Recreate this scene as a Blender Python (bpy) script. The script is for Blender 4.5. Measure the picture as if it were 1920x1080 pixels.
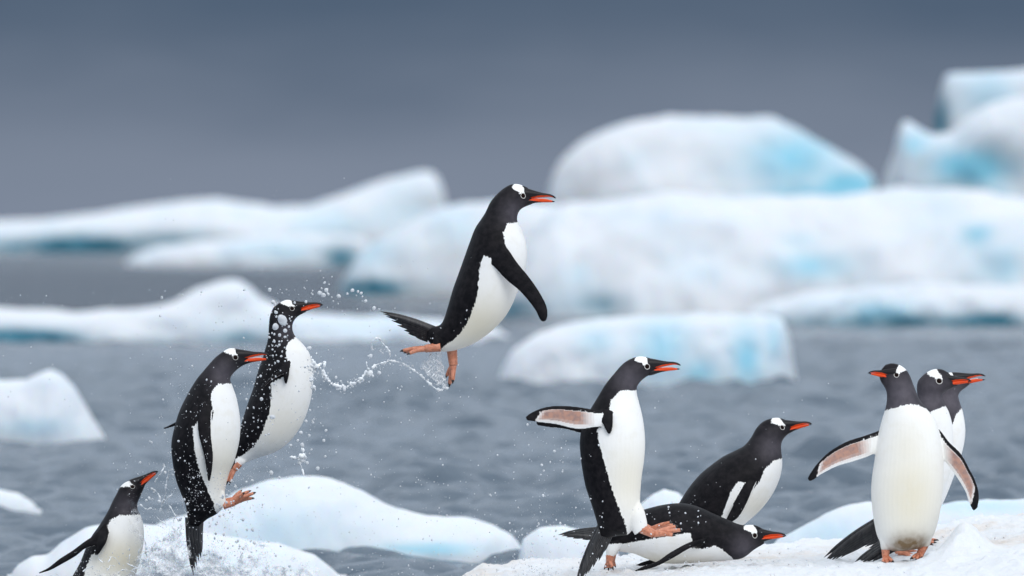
import bpy, bmesh, math, random
import numpy as np
from mathutils import Vector, noise
from mathutils.bvhtree import BVHTree

for o in list(bpy.data.objects):
    bpy.data.objects.remove(o)
SC = bpy.context.scene
COL = SC.collection
R = math.radians

# ------------------------------------------------------------------ camera
FPX, HCAM, YH = 16000.0, 1.6, 432.0      # focal length in photo pixels, camera height, horizon row
cam = bpy.data.cameras.new('camera')
cam.lens = 300.0
cam.sensor_width = 36.0
cam.shift_y = -(540.0 - YH) / 1920.0
cam.clip_start = 0.5
cam.clip_end = 60000.0
cam.dof.use_dof = True
cam.dof.focus_distance = 32.45
cam.dof.aperture_fstop = 4.3
cam_o = bpy.data.objects.new('camera', cam)
COL.objects.link(cam_o)
cam_o.location = (0, 0, HCAM)
cam_o.rotation_euler = (R(90), 0, 0)
SC.camera = cam_o

# ------------------------------------------------------------------ world and sun
SUN_EL, SUN_ROT = R(40), R(160)
world = bpy.data.worlds.new('World')
SC.world = world
world.use_nodes = True
wn, wl = world.node_tree.nodes, world.node_tree.links
wn.clear()
w_out = wn.new('ShaderNodeOutputWorld')
w_bg = wn.new('ShaderNodeBackground')
sky = wn.new('ShaderNodeTexSky')
sky.sky_type = 'NISHITA'
sky.sun_disc = False
sky.sun_elevation = SUN_EL
sky.sun_rotation = SUN_ROT
w_tc = wn.new('ShaderNodeTexCoord')
w_sep = wn.new('ShaderNodeSeparateXYZ')
w_map = wn.new('ShaderNodeMapping')
w_map.inputs['Scale'].default_value = (9.0, 9.0, 30.0)
w_noise = wn.new('ShaderNodeTexNoise')
w_noise.inputs['Scale'].default_value = 2.0
w_noise.inputs['Detail'].default_value = 3.0
w_add = wn.new('ShaderNodeMath'); w_add.operation = 'MULTIPLY_ADD'
w_ramp = wn.new('ShaderNodeValToRGB')
cr = w_ramp.color_ramp
cr.interpolation = 'EASE'
# overcast cover: pale mist low over the sea, slate cloud above it, raised far brighter overhead to light water and ice
cr.elements[0].position = 0.0; cr.elements[0].color = (0.152, 0.184, 0.246, 1)
cr.elements[1].position = 1.0; cr.elements[1].color = (0.80, 0.85, 0.915, 1)
for p, c in ((0.004, (0.146, 0.178, 0.240, 1)), (0.030, (0.042, 0.072, 0.124, 1)), (0.055, (0.11, 0.15, 0.22, 1)), (0.12, (0.46, 0.54, 0.66, 1)), (0.35, (0.72, 0.805, 0.905, 1))):
    e = cr.elements.new(p); e.color = c
w_gain = wn.new('ShaderNodeVectorMath'); w_gain.operation = 'SCALE'; w_gain.inputs['Scale'].default_value = 6.0
w_mix = wn.new('ShaderNodeMix'); w_mix.data_type = 'RGBA'
w_mix.inputs[0].default_value = 0.98       # cloud cover
wl.new(w_tc.outputs['Generated'], w_sep.inputs[0])
wl.new(w_tc.outputs['Generated'], w_map.inputs[0])
wl.new(w_map.outputs[0], w_noise.inputs['Vector'])
wl.new(w_noise.outputs['Fac'], w_add.inputs[0])
w_add.inputs[1].default_value = 0.016
wl.new(w_sep.outputs['Z'], w_add.inputs[2])
w_sub = wn.new('ShaderNodeMath'); w_sub.operation = 'SUBTRACT'
wl.new(w_add.outputs[0], w_sub.inputs[0]); w_sub.inputs[1].default_value = 0.008
wl.new(w_sub.outputs[0], w_ramp.inputs[0])
wl.new(sky.outputs[0], w_mix.inputs[6])
wl.new(w_ramp.outputs[0], w_gain.inputs[0]); wl.new(w_gain.outputs[0], w_mix.inputs[7])
wl.new(w_mix.outputs[2], w_bg.inputs[0])
w_bg.inputs[1].default_value = 0.1
wl.new(w_bg.outputs[0], w_out.inputs[0])

sun = bpy.data.lights.new('sun', 'SUN')
sun.energy = 0.62
sun.angle = R(35)
sun.color = (1.0, 0.965, 0.92)
sun_o = bpy.data.objects.new('sun', sun)
COL.objects.link(sun_o)
# sky rotation is measured clockwise from +Y seen from above
sd = Vector((math.sin(SUN_ROT) * math.cos(SUN_EL), math.cos(SUN_ROT) * math.cos(SUN_EL), math.sin(SUN_EL)))
sun_o.rotation_euler = (-sd).to_track_quat('-Z', 'Y').to_euler()
sun_o.location = (0, 0, 60)

SC.view_settings.view_transform = 'Standard'
SC.view_settings.look = 'None'
SC.view_settings.exposure = 1.14
SC.view_settings.gamma = 1.0
SC.cycles.use_denoising = True
SC.cycles.max_bounces = 8
SC.cycles.transparent_max_bounces = 12
SC.cycles.caustics_reflective = False
SC.cycles.caustics_refractive = False

# ------------------------------------------------------------------ materials
def mat(name):
    m = bpy.data.materials.new(name)
    m.use_nodes = True
    nt = m.node_tree
    return m, nt, nt.nodes['Principled BSDF']

def attr(nt, name):
    a = nt.nodes.new('ShaderNodeAttribute'); a.attribute_name = name
    return a.outputs['Fac']

def mixc(nt, fac, a, b):
    n = nt.nodes.new('ShaderNodeMix'); n.data_type = 'RGBA'
    for sock, v in ((n.inputs[0], fac), (n.inputs[6], a), (n.inputs[7], b)):
        if isinstance(v, bpy.types.NodeSocket): nt.links.new(v, sock)
        else: sock.default_value = v if not isinstance(v, tuple) else (v + (1,))[:4]
    return n.outputs[2]

def mth(nt, op, a, b=None, c=None):
    n = nt.nodes.new('ShaderNodeMath'); n.operation = op
    for s, v in zip(n.inputs, (a, b, c)):
        if v is None: continue
        if isinstance(v, bpy.types.NodeSocket): nt.links.new(v, s)
        else: s.default_value = v
    return n.outputs[0]

def sstep(nt, v, lo, hi):
    n = nt.nodes.new('ShaderNodeMapRange'); n.interpolation_type = 'SMOOTHSTEP'
    nt.links.new(v, n.inputs[0]); n.inputs[1].default_value = lo; n.inputs[2].default_value = hi
    return n.outputs[0]

def tex(nt, scale, detail=3.0, stretch=None, kind='Noise', rough=0.5):
    tc = nt.nodes.new('ShaderNodeTexCoord')
    n = nt.nodes.new('ShaderNodeTex' + kind)
    n.inputs['Scale'].default_value = scale
    if kind == 'Noise':
        n.inputs['Detail'].default_value = detail
        n.inputs['Roughness'].default_value = rough
    src = tc.outputs['Object']
    if stretch:
        mp = nt.nodes.new('ShaderNodeMapping'); mp.inputs['Scale'].default_value = stretch
        nt.links.new(src, mp.inputs[0]); src = mp.outputs[0]
    nt.links.new(src, n.inputs['Vector'])
    return n.outputs['Fac' if kind == 'Noise' else 'Distance']

def bump(nt, h, strength, dist, bs):
    b = nt.nodes.new('ShaderNodeBump')
    b.inputs['Strength'].default_value = strength; b.inputs['Distance'].default_value = dist
    nt.links.new(h, b.inputs['Height']); nt.links.new(b.outputs[0], bs.inputs['Normal'])

# plumage: the masks are stored on the mesh (distance in photo pixels, about 2 mm, to the edge of the white), the noise frays them
M_PLUM, nt, bs = mat('plumage')
fray = mth(nt, 'MULTIPLY', mth(nt, 'SUBTRACT', tex(nt, 210, 2, (1, 1, 0.3)), 0.5), 7.5)
fray2 = mth(nt, 'MULTIPLY', mth(nt, 'SUBTRACT', tex(nt, 40, 2), 0.5), 3.0)
fld = mth(nt, 'ADD', mth(nt, 'ADD', attr(nt, 'white'), fray), fray2)
wmask = sstep(nt, fld, -0.6, 0.6)
var = tex(nt, 45, 4, None)
blk = mixc(nt, sstep(nt, var, 0.3, 0.75), (0.0035, 0.0035, 0.005), (0.013, 0.0115, 0.0135))
blk = mixc(nt, attr(nt, 'grey'), blk, mixc(nt, var, (0.062, 0.057, 0.068), (0.125, 0.113, 0.132)))
fleck = sstep(nt, tex(nt, 420, 1), 0.72, 0.8)
blk = mixc(nt, mth(nt, 'MULTIPLY', fleck, 0.35), blk, (0.16, 0.15, 0.16))
wht = mixc(nt, attr(nt, 'cream'), (0.84, 0.84, 0.83), (0.70, 0.64, 0.49))
wht = mixc(nt, mth(nt, 'MULTIPLY', sstep(nt, tex(nt, 30, 3), 0.45, 0.75), 0.35), wht, (0.74, 0.71, 0.63))
dirt = mth(nt, 'MULTIPLY', attr(nt, 'dirt'), mth(nt, 'ADD', 0.45, var))
wht = mixc(nt, dirt, wht, (0.20, 0.135, 0.075))
col = mixc(nt, wmask, blk, wht)
pk = mixc(nt, sstep(nt, tex(nt, 60, 3), 0.35, 0.7), (0.44, 0.25, 0.19), (0.30, 0.20, 0.18))
col = mixc(nt, attr(nt, 'pink'), col, pk)
nt.links.new(col, bs.inputs['Base Color'])
bs.inputs['Roughness'].default_value = 0.55
bs.inputs['Specular IOR Level'].default_value = 0.10
bump(nt, tex(nt, 330, 3, (1, 1, 0.3)), 0.28, 0.002, bs)

M_BILL, nt, bs = mat('bill_horn')
om = sstep(nt, mth(nt, 'ADD', attr(nt, 'orange'), mth(nt, 'MULTIPLY', mth(nt, 'SUBTRACT', tex(nt, 220, 2), 0.5), 2.0)), -0.5, 0.7)
oc = mixc(nt, tex(nt, 90, 2), (0.76, 0.085, 0.010), (0.62, 0.045, 0.012))
nt.links.new(mixc(nt, om, (0.012, 0.011, 0.013), oc), bs.inputs['Base Color'])
bs.inputs['Roughness'].default_value = 0.38
bs.inputs['Specular IOR Level'].default_value = 0.18

M_FOOT, nt, bs = mat('foot_skin')
fc = mixc(nt, sstep(nt, tex(nt, 70, 3), 0.35, 0.68), (0.62, 0.25, 0.15), (0.47, 0.155, 0.08))
fc = mixc(nt, mth(nt, 'MULTIPLY', sstep(nt, tex(nt, 120, 2), 0.55, 0.75), 0.7), fc, (0.12, 0.06, 0.05))
nt.links.new(fc, bs.inputs['Base Color'])
bs.inputs['Roughness'].default_value = 0.45
bump(nt, tex(nt, 300, 2, None, 'Voronoi'), 0.4, 0.002, bs)

def plain(name, c, rough, spec=0.5):
    m, nt, bs = mat(name)
    v = tex(nt, 150, 2)
    nt.links.new(mixc(nt, v, tuple(x * 0.8 for x in c), tuple(min(1, x * 1.2) for x in c)), bs.inputs['Base Color'])
    bs.inputs['Roughness'].default_value = rough
    bs.inputs['Specular IOR Level'].default_value = spec
    return m
M_CLAW = plain('claw_horn', (0.015, 0.012, 0.012), 0.35)
M_EYE = plain('eye_brown', (0.010, 0.004, 0.003), 0.3, 0.05)
M_RING = plain('eye_skin', (0.72, 0.70, 0.66), 0.5)
M_MOUTH = plain('mouth_skin', (0.70, 0.52, 0.50), 0.4)

M_TAIL, nt, bs = mat('tail_quill')
nt.links.new(mixc(nt, sstep(nt, tex(nt, 120, 2, (1, 1, 0.2)), 0.4, 0.7), (0.008, 0.008, 0.010), (0.035, 0.033, 0.034)), bs.inputs['Base Color'])
bs.inputs['Roughness'].default_value = 0.42

# glacier ice under snow
M_ICE, nt, bs = mat('glacier_ice')
n1 = tex(nt, 0.6, 5, (1, 1, 1.6))
n2 = tex(nt, 2.3, 4, (1, 1, 0.6))
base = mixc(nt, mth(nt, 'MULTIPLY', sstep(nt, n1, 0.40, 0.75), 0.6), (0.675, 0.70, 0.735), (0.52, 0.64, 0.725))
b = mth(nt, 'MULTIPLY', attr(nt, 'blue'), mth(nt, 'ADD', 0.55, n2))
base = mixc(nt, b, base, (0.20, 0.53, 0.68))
t = mth(nt, 'MULTIPLY', attr(nt, 'teal'), mth(nt, 'ADD', 0.5, n2))  # waterline ice, plus shade painted on the tower side and a floe undercut
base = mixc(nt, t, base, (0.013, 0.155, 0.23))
nt.links.new(base, bs.inputs['Base Color'])
bs.inputs['Roughness'].default_value = 0.6
bs.inputs['Subsurface Weight'].default_value = 0.4
bs.inputs['Subsurface Radius'].default_value = (0.2, 0.5, 0.9)
bs.inputs['Subsurface Scale'].default_value = 0.4
bump(nt, tex(nt, 3.5, 5, None, 'Noise', 0.5), 0.10, 0.15, bs)

M_SNOW, nt, bs = mat('trodden_snow')
s1 = tex(nt, 3.0, 5)
st = tex(nt, 1.6, 6, (1, 0.5, 1), 'Noise', 0.65)
stain = mth(nt, 'MULTIPLY', sstep(nt, st, 0.46, 0.70), 0.7)
base = mixc(nt, s1, (0.69, 0.72, 0.76), (0.76, 0.77, 0.78))
base = mixc(nt, stain, base, (0.66, 0.56, 0.47))
sp = tex(nt, 26, 3, (1, 0.6, 1))
base = mixc(nt, mth(nt, 'MULTIPLY', sstep(nt, sp, 0.70, 0.80), 0.55), base, (0.42, 0.25, 0.13))
nt.links.new(base, bs.inputs['Base Color'])
bs.inputs['Roughness'].default_value = 0.6
bs.inputs['Subsurface Weight'].default_value = 0.15
bs.inputs['Subsurface Radius'].default_value = (0.01, 0.015, 0.02)
bump(nt, tex(nt, 90, 4, None, 'Noise', 0.7), 0.6, 0.008, bs)

M_SEA, nt, bs = mat('sea_water')
bs.inputs['Base Color'].default_value = (0.07, 0.10, 0.135, 1)
bs.inputs['Roughness'].default_value = 0.12
bs.inputs['IOR'].default_value = 1.333
rip = mth(nt, 'ADD', tex(nt, 7.0, 5, (0.6, 1, 1), 'Noise', 0.62), mth(nt, 'MULTIPLY', tex(nt, 1.1, 3, (0.6, 1, 1)), 2.0))
bump(nt, rip, 0.55, 0.12, bs)
# choppier farther off; base colour darkened there to paint the reflected dark sky
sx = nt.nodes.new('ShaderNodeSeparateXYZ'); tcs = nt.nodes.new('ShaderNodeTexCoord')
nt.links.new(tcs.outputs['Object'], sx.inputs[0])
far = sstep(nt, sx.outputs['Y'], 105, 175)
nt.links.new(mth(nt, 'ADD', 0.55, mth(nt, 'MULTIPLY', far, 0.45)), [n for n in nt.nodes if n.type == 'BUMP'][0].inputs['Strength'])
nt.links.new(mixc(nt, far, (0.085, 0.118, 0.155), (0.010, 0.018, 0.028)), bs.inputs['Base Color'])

M_DROP, nt, bs = mat('spray_water')
bs.inputs['Base Color'].default_value = (0.93, 0.96, 1.0, 1)
bs.inputs['Roughness'].default_value = 0.08
bs.inputs['IOR'].default_value = 1.33
bs.inputs['Transmission Weight'].default_value = 0.42
M_SPLASH, nt, bs = mat('splash_water')
bs.inputs['Roughness'].default_value = 0.1
bs.inputs['IOR'].default_value = 1.33
fo = sstep(nt, tex(nt, 45, 4), 0.25, 0.6)
nt.links.new(mixc(nt, fo, (0.86, 0.92, 0.97), (0.94, 0.96, 0.98)), bs.inputs['Base Color'])
nt.links.new(mth(nt, 'SUBTRACT', 0.6, mth(nt, 'MULTIPLY', fo, 0.45)), bs.inputs['Transmission Weight'])

M_SHEET, nt, bs = mat('sheet_water')
bs.inputs['Base Color'].default_value = (0.97, 0.98, 1.0, 1)
bs.inputs['Roughness'].default_value = 0.2
lace = mth(nt, 'ABSOLUTE', mth(nt, 'SUBTRACT', tex(nt, 24, 5, (1, 1, 0.7), 'Noise', 0.62), 0.5))
lines = mth(nt, 'SUBTRACT', 1.0, sstep(nt, lace, 0.0, 0.045))
lace2 = mth(nt, 'ABSOLUTE', mth(nt, 'SUBTRACT', tex(nt, 55, 3, (1, 1, 0.6), 'Noise', 0.6), 0.5))
lines = mth(nt, 'MAXIMUM', lines, mth(nt, 'MULTIPLY', mth(nt, 'SUBTRACT', 1.0, sstep(nt, lace2, 0.0, 0.05)), 0.7))
body = sstep(nt, mth(nt, 'SUBTRACT', tex(nt, 14, 4, None, 'Noise', 0.6), mth(nt, 'MULTIPLY', attr(nt, 'edge'), 0.75)), 0.10, 0.34)
al = mth(nt, 'MULTIPLY', body, mth(nt, 'ADD', 0.22, mth(nt, 'MULTIPLY', lines, 0.6)))
nt.links.new(al, bs.inputs['Alpha'])
bump(nt, tex(nt, 60, 4), 0.7, 0.01, bs)

# ------------------------------------------------------------------ helpers
def link(name, me, m, parent=None, smooth=True):
    o = bpy.data.objects.new(name, me)
    COL.objects.link(o)
    if m and not me.materials: me.materials.append(m)
    if parent: o.parent = parent
    if smooth: me.shade_smooth()
    return o

def mesh_of(verts, faces, name='mesh'):
    me = bpy.data.meshes.new(name)
    me.from_pydata([tuple(v) for v in verts], [], [tuple(f) for f in faces])
    me.update()
    return me

def setattr_f(me, name, arr):
    a = me.attributes.new(name, 'FLOAT', 'POINT')
    a.data.foreach_set('value', np.asarray(arr, dtype=np.float32))

def tag(o, label=None, cat=None, group=None, kind=None):
    if label: o['label'] = label
    if cat: o['category'] = cat
    if group: o['group'] = group
    if kind: o['kind'] = kind
    return o

def catmull(P, n):
    """resample rows of P evenly along their length"""
    P = np.asarray(P, float)
    seg = np.linalg.norm(np.diff(P[:, :4], axis=0), axis=1) ** 0.75 + 1e-6
    t = np.concatenate([[0], np.cumsum(seg)])
    u = np.linspace(0, t[-1], n)
    m = np.zeros_like(P)
    m[1:-1] = (P[2:] - P[:-2]) / (t[2:] - t[:-2])[:, None]
    m[0] = (P[1] - P[0]) / (t[1] - t[0]); m[-1] = (P[-1] - P[-2]) / (t[-1] - t[-2])
    i = np.clip(np.searchsorted(t, u, side='right') - 1, 0, len(P) - 2)
    h = (t[i + 1] - t[i])[:, None]; s = ((u - t[i])[:, None]) / h
    return ((2*s**3 - 3*s**2 + 1) * P[i] + (s**3 - 2*s**2 + s) * h * m[i] + (-2*s**3 + 3*s**2) * P[i + 1] + (s**3 - s**2) * h * m[i + 1])

def sdf_poly(poly, X, Y):
    """signed distance to a polygon, positive inside"""
    poly = np.asarray(poly, float)
    a = poly; b = np.roll(poly, -1, axis=0)
    best = np.full(X.shape, 1e9); ins = np.zeros(X.shape, bool)
    for (ax, ay), (bx, by) in zip(a, b):
        ex, ey = bx - ax, by - ay
        wx, wy = X - ax, Y - ay
        tt = np.clip((wx * ex + wy * ey) / (ex * ex + ey * ey + 1e-9), 0, 1)
        best = np.minimum(best, (wx - ex * tt) ** 2 + (wy - ey * tt) ** 2)
        c = ((ay > Y) != (by > Y))
        with np.errstate(divide='ignore', invalid='ignore'):
            xx = ax + (Y - ay) * ex / (ey if abs(ey) > 1e-9 else 1e-9)
        ins ^= c & (X < xx)
    d = np.sqrt(best)
    return np.where(ins, d, -d)

def ring_faces(n, m, off=0, caps=True, capidx=None):
    F = []
    for i in range(n - 1):
        for j in range(m):
            a = off + i * m + j; b = off + i * m + (j + 1) % m
            F.append((a, b, b + m, a + m))
    if caps:
        c0, c1 = capidx
        for j in range(m):
            F.append((c0, off + (j + 1) % m, off + j))
            k = off + (n - 1) * m
            F.append((c1, k + j, k + (j + 1) % m))
    return F

def zoom(ox, oy, s):
    return lambda pts: [(ox + x / s, oy + y / s) for x, y in pts]

# ------------------------------------------------------------------ the sea
def build_sea():
    rng = np.random.default_rng(4)
    rows = [10.0]
    while rows[-1] < 330: rows.append(rows[-1] * (1.02 if rows[-1] < 35 else 1.0013 if rows[-1] < 125 else 1.0035))
    while rows[-1] < 45000: rows.append(rows[-1] * 1.12)
    rows = np.array(rows)
    inner = np.linspace(-0.075, 0.075, 300)
    outer = np.array([0.09, 0.11, 0.14, 0.18, 0.25, 0.35, 0.5, 0.8, 1.3])
    tx = np.concatenate([-outer[::-1], inner, outer])
    Yg = np.repeat(rows[:, None], len(tx), 1)
    Xg = Yg * tx[None, :]
    Z = np.zeros_like(Xg)
    drow = np.gradient(rows)[:, None]
    dense = np.exp(-np.maximum(0, np.abs(tx) - 0.075)[None, :] / 0.02)
    for _ in range(80):
        lam = 0.24 * (7.0 ** rng.random())
        ang = rng.normal(0.5, 0.65)
        kx, ky = math.sin(ang) * 2 * math.pi / lam, math.cos(ang) * 2 * math.pi / lam
        amp = 0.0084 * lam ** 0.6
        keep = np.clip((lam / (drow * max(0.15, abs(math.cos(ang)))) - 2.5) / 3, 0, 1)
        ph = kx * Xg + ky * Yg + rng.random() * 6.28
        Z += amp * (np.sin(ph) + 0.25 * np.sin(2 * ph + 1.5)) * keep * dense
    gust = 0.75 + 0.35 * np.sin(Xg * 0.21 + 1.3 * np.sin(Yg * 0.05)) * np.sin(Yg * 0.11 + 2)
    Z *= gust
    n, m = Xg.shape
    V = np.stack([Xg, Yg, Z], -1).reshape(-1, 3)
    idx = np.arange(n * m).reshape(n, m)
    F = np.stack([idx[:-1, :-1], idx[:-1, 1:], idx[1:, 1:], idx[1:, :-1]], -1).reshape(-1, 4)
    me = bpy.data.meshes.new('sea')
    me.vertices.add(len(V)); me.vertices.foreach_set('co', V.ravel())
    me.loops.add(F.size); me.loops.foreach_set('vertex_index', F.ravel())
    me.polygons.add(len(F)); me.polygons.foreach_set('loop_start', np.arange(0, F.size, 4))
    me.update(calc_edges=True)
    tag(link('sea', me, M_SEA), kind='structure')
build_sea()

# ------------------------------------------------------------------ floating ice
def berg_mesh(profile, ybase, ratio=0.5, pf=2.6, seed=1, rough=0.10, blues=(), teals=(), foot=0.0, nx=150, D=None, lean=0.0):
    """solid lump of ice: a crest line over a waterline, with its own depth behind it"""
    D = D or HCAM * FPX / (ybase - YH)
    k = D / FPX
    x = np.array([p[0] for p in profile], float); y = np.array([p[1] for p in profile], float)
    width = (x[-1] - x[0]) * k
    w0 = width * ratio / 2
    xs = np.linspace(x[0], x[-1], nx)
    ys = np.interp(xs, x, y)
    for _ in range(2): ys[1:-1] = 0.25 * ys[:-2] + 0.5 * ys[1:-1] + 0.25 * ys[2:]
    Dc = D + w0 * 0.8
    kc = Dc / FPX
    rngo = Vector((seed * 13.7, seed * 5.1, seed * 9.3))
    ns = 44
    V, B, T = [], [], []
    hmax = max(HCAM - (ys.min() - YH) * kc, 0.05)
    for i, px in enumerate(xs):
        uu = abs(2 * (i / (nx - 1)) - 1)
        plan = (1 - uu ** 3.2) ** 0.5 * 0.9 + 0.1
        X = (px - 960) * kc
        h = max(HCAM - (ys[i] - YH) * kc, 0.02)
        for j in range(ns):
            a = math.pi * j / (ns - 1)                    # 0 front waterline .. pi back waterline
            c, s = math.cos(a), math.sin(a)
            q = 2.0 / pf
            yy = Dc - math.copysign(abs(c) ** q, c) * w0 * plan * (1 - lean * s)
            zz = abs(s) ** q * (h + 0.25) - 0.25
            p = Vector((X, yy, zz))
            sc = 1.0 / max(hmax * 0.45, 0.2)
            nv = noise.fractal(p * sc * 0.8 + rngo, 1.15, 2.0, 4) * rough * hmax
            rv = abs(noise.noise(p * sc * 2.2 + rngo)) * rough * hmax * 0.45
            p += Vector((0.25 * nv, -(nv - rv) * 0.8 * (0.35 + abs(c)), (nv - rv) * 0.45 * s))
            V.append(p)
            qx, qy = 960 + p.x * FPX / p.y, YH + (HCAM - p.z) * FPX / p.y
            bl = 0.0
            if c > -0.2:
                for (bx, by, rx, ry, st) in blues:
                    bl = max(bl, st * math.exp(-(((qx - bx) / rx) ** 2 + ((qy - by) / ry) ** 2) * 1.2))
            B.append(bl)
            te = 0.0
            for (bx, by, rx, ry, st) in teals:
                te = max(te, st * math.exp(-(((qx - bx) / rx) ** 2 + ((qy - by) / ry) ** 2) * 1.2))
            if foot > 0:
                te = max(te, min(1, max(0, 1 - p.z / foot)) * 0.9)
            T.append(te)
    F = [(i * ns + j, (i + 1) * ns + j, (i + 1) * ns + j + 1, i * ns + j + 1) for i in range(nx - 1) for j in range(ns - 1)]
    return V, F, B, T

def berg(name, label, cat, pieces, group=None):
    top = None
    for i, kw in enumerate(pieces):
        V, F, B, T = berg_mesh(**kw)
        if top is None:
            c = Vector((sum(v.x for v in V) / len(V), sum(v.y for v in V) / len(V), 0))
        me = mesh_of([v - c for v in V], F, name)
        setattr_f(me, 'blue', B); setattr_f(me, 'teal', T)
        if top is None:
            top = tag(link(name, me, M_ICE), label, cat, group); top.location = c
        else:
            link('ice_block', me, M_ICE, top)
    return top

FARG = 'ice drifting on the sea behind the penguins'
berg('iceberg', 'long low far iceberg with a pointed snow wedge and teal waterline', 'iceberg', [
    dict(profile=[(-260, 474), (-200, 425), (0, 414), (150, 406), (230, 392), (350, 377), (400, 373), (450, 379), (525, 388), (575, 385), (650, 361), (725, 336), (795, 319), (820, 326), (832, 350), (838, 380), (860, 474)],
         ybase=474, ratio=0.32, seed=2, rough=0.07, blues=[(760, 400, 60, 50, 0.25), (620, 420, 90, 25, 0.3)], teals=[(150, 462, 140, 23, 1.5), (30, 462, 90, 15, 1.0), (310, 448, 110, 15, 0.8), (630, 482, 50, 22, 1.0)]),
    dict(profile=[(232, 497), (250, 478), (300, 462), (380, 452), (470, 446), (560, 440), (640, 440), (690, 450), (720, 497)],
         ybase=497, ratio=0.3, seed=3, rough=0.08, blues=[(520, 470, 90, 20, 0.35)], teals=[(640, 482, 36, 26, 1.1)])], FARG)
berg('iceberg', 'rounded dome iceberg with a pale blue right face below a grey sky', 'iceberg', [
    dict(profile=[(1012, 530), (1028, 345), (1050, 300), (1090, 265), (1140, 240), (1200, 225), (1255, 212), (1290, 216), (1360, 222), (1400, 226), (1450, 220), (1480, 232), (1540, 268), (1600, 300), (1636, 325), (1645, 345), (1655, 530)],
         ybase=520, ratio=0.5, seed=5, rough=0.07, pf=2.4, blues=[(1490, 300, 100, 62, 0.85), (1590, 345, 60, 26, 1.3), (1520, 362, 120, 16, 1.0)])], FARG)
berg('iceberg', 'tall towering iceberg with a sheer square block and jagged low shoulder', 'iceberg', [
    dict(profile=[(1640, 570), (1650, 350), (1668, 300), (1682, 240), (1695, 233), (1715, 246), (1740, 262), (1775, 262), (1800, 238), (1840, 205), (1880, 190), (1950, 175), (2150, 240), (2250, 570)],
         ybase=565, ratio=0.42, seed=7, rough=0.09, blues=[(1825, 315, 80, 36, 1.4), (1715, 270, 30, 22, 0.7), (1870, 400, 40, 60, 0.6)]),
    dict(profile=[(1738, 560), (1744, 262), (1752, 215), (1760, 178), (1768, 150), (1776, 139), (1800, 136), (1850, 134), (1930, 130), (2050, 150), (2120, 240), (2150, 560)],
         ybase=556, ratio=0.5, seed=8, rough=0.04, pf=5.0, blues=[(1850, 180, 60, 60, 0.45), (1900, 420, 40, 80, 0.45)], teals=[(1762, 222, 24, 52, 1.1)])], FARG)  # teal on the tower's left face paints in its shade
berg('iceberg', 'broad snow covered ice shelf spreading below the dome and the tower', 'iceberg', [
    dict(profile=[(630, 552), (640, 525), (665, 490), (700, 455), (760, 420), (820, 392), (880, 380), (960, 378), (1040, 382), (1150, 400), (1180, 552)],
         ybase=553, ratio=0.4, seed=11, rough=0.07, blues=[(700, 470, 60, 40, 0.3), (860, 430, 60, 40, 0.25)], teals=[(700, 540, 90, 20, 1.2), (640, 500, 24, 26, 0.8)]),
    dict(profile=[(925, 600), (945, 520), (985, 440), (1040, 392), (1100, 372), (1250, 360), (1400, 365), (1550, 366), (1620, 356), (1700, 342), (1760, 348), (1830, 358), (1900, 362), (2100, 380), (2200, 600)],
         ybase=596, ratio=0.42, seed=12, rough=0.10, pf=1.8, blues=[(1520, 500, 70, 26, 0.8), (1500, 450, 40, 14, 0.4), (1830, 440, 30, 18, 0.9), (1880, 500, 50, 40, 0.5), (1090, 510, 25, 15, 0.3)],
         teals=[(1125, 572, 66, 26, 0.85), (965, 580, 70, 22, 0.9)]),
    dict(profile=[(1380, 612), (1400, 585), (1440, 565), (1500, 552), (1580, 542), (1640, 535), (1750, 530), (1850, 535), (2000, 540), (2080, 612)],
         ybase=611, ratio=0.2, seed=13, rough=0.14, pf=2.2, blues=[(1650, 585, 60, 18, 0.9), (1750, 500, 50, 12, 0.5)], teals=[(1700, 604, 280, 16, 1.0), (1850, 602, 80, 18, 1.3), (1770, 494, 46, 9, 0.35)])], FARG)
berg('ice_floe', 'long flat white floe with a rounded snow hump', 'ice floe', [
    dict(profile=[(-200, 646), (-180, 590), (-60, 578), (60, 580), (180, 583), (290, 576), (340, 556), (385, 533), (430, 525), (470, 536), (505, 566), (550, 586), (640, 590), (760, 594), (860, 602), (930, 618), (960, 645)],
         ybase=644, ratio=0.18, seed=15, rough=0.12, pf=2.4, teals=[(40, 638, 125, 22, 1.9), (450, 636, 60, 16, 1.0), (280, 642, 50, 10, 0.6)])], FARG)  # first teal patch paints the shadow in the undercut left end
berg('ice_floe', 'blocky pale blue floe with a squared right end', 'ice floe', [
    dict(profile=[(930, 728), (942, 690), (960, 655), (1005, 624), (1080, 602), (1180, 592), (1300, 588), (1430, 590), (1468, 597), (1480, 630), (1490, 690), (1497, 728)],
         ybase=726, ratio=0.4, seed=17, rough=0.08, pf=3.2, blues=[(1240, 650, 60, 60, 0.6), (1400, 670, 32, 60, 0.8), (1310, 700, 40, 30, 0.7), (1120, 640, 40, 30, 0.4), (1450, 640, 20, 50, 0.5)])], FARG)
berg('ice_floe', 'peaked white floe sloping down to open water beside a smaller scrap', 'ice floe', [
    dict(profile=[(-120, 830), (-100, 720), (-40, 706), (0, 712), (50, 710), (75, 698), (95, 692), (115, 702), (140, 728), (165, 765), (185, 800), (202, 829)],
         ybase=830, ratio=0.5, seed=19, rough=0.05, pf=2.6, blues=[(60, 800, 80, 18, 0.3)])], FARG)
berg('ice_floe', 'small low scrap of floating ice in the water beside the peaked white floe', 'ice floe', [
    dict(profile=[(-70, 962), (-60, 925), (0, 917), (35, 925), (62, 942), (78, 961)], ybase=962, ratio=0.6, seed=21, rough=0.08)], FARG)
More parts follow.
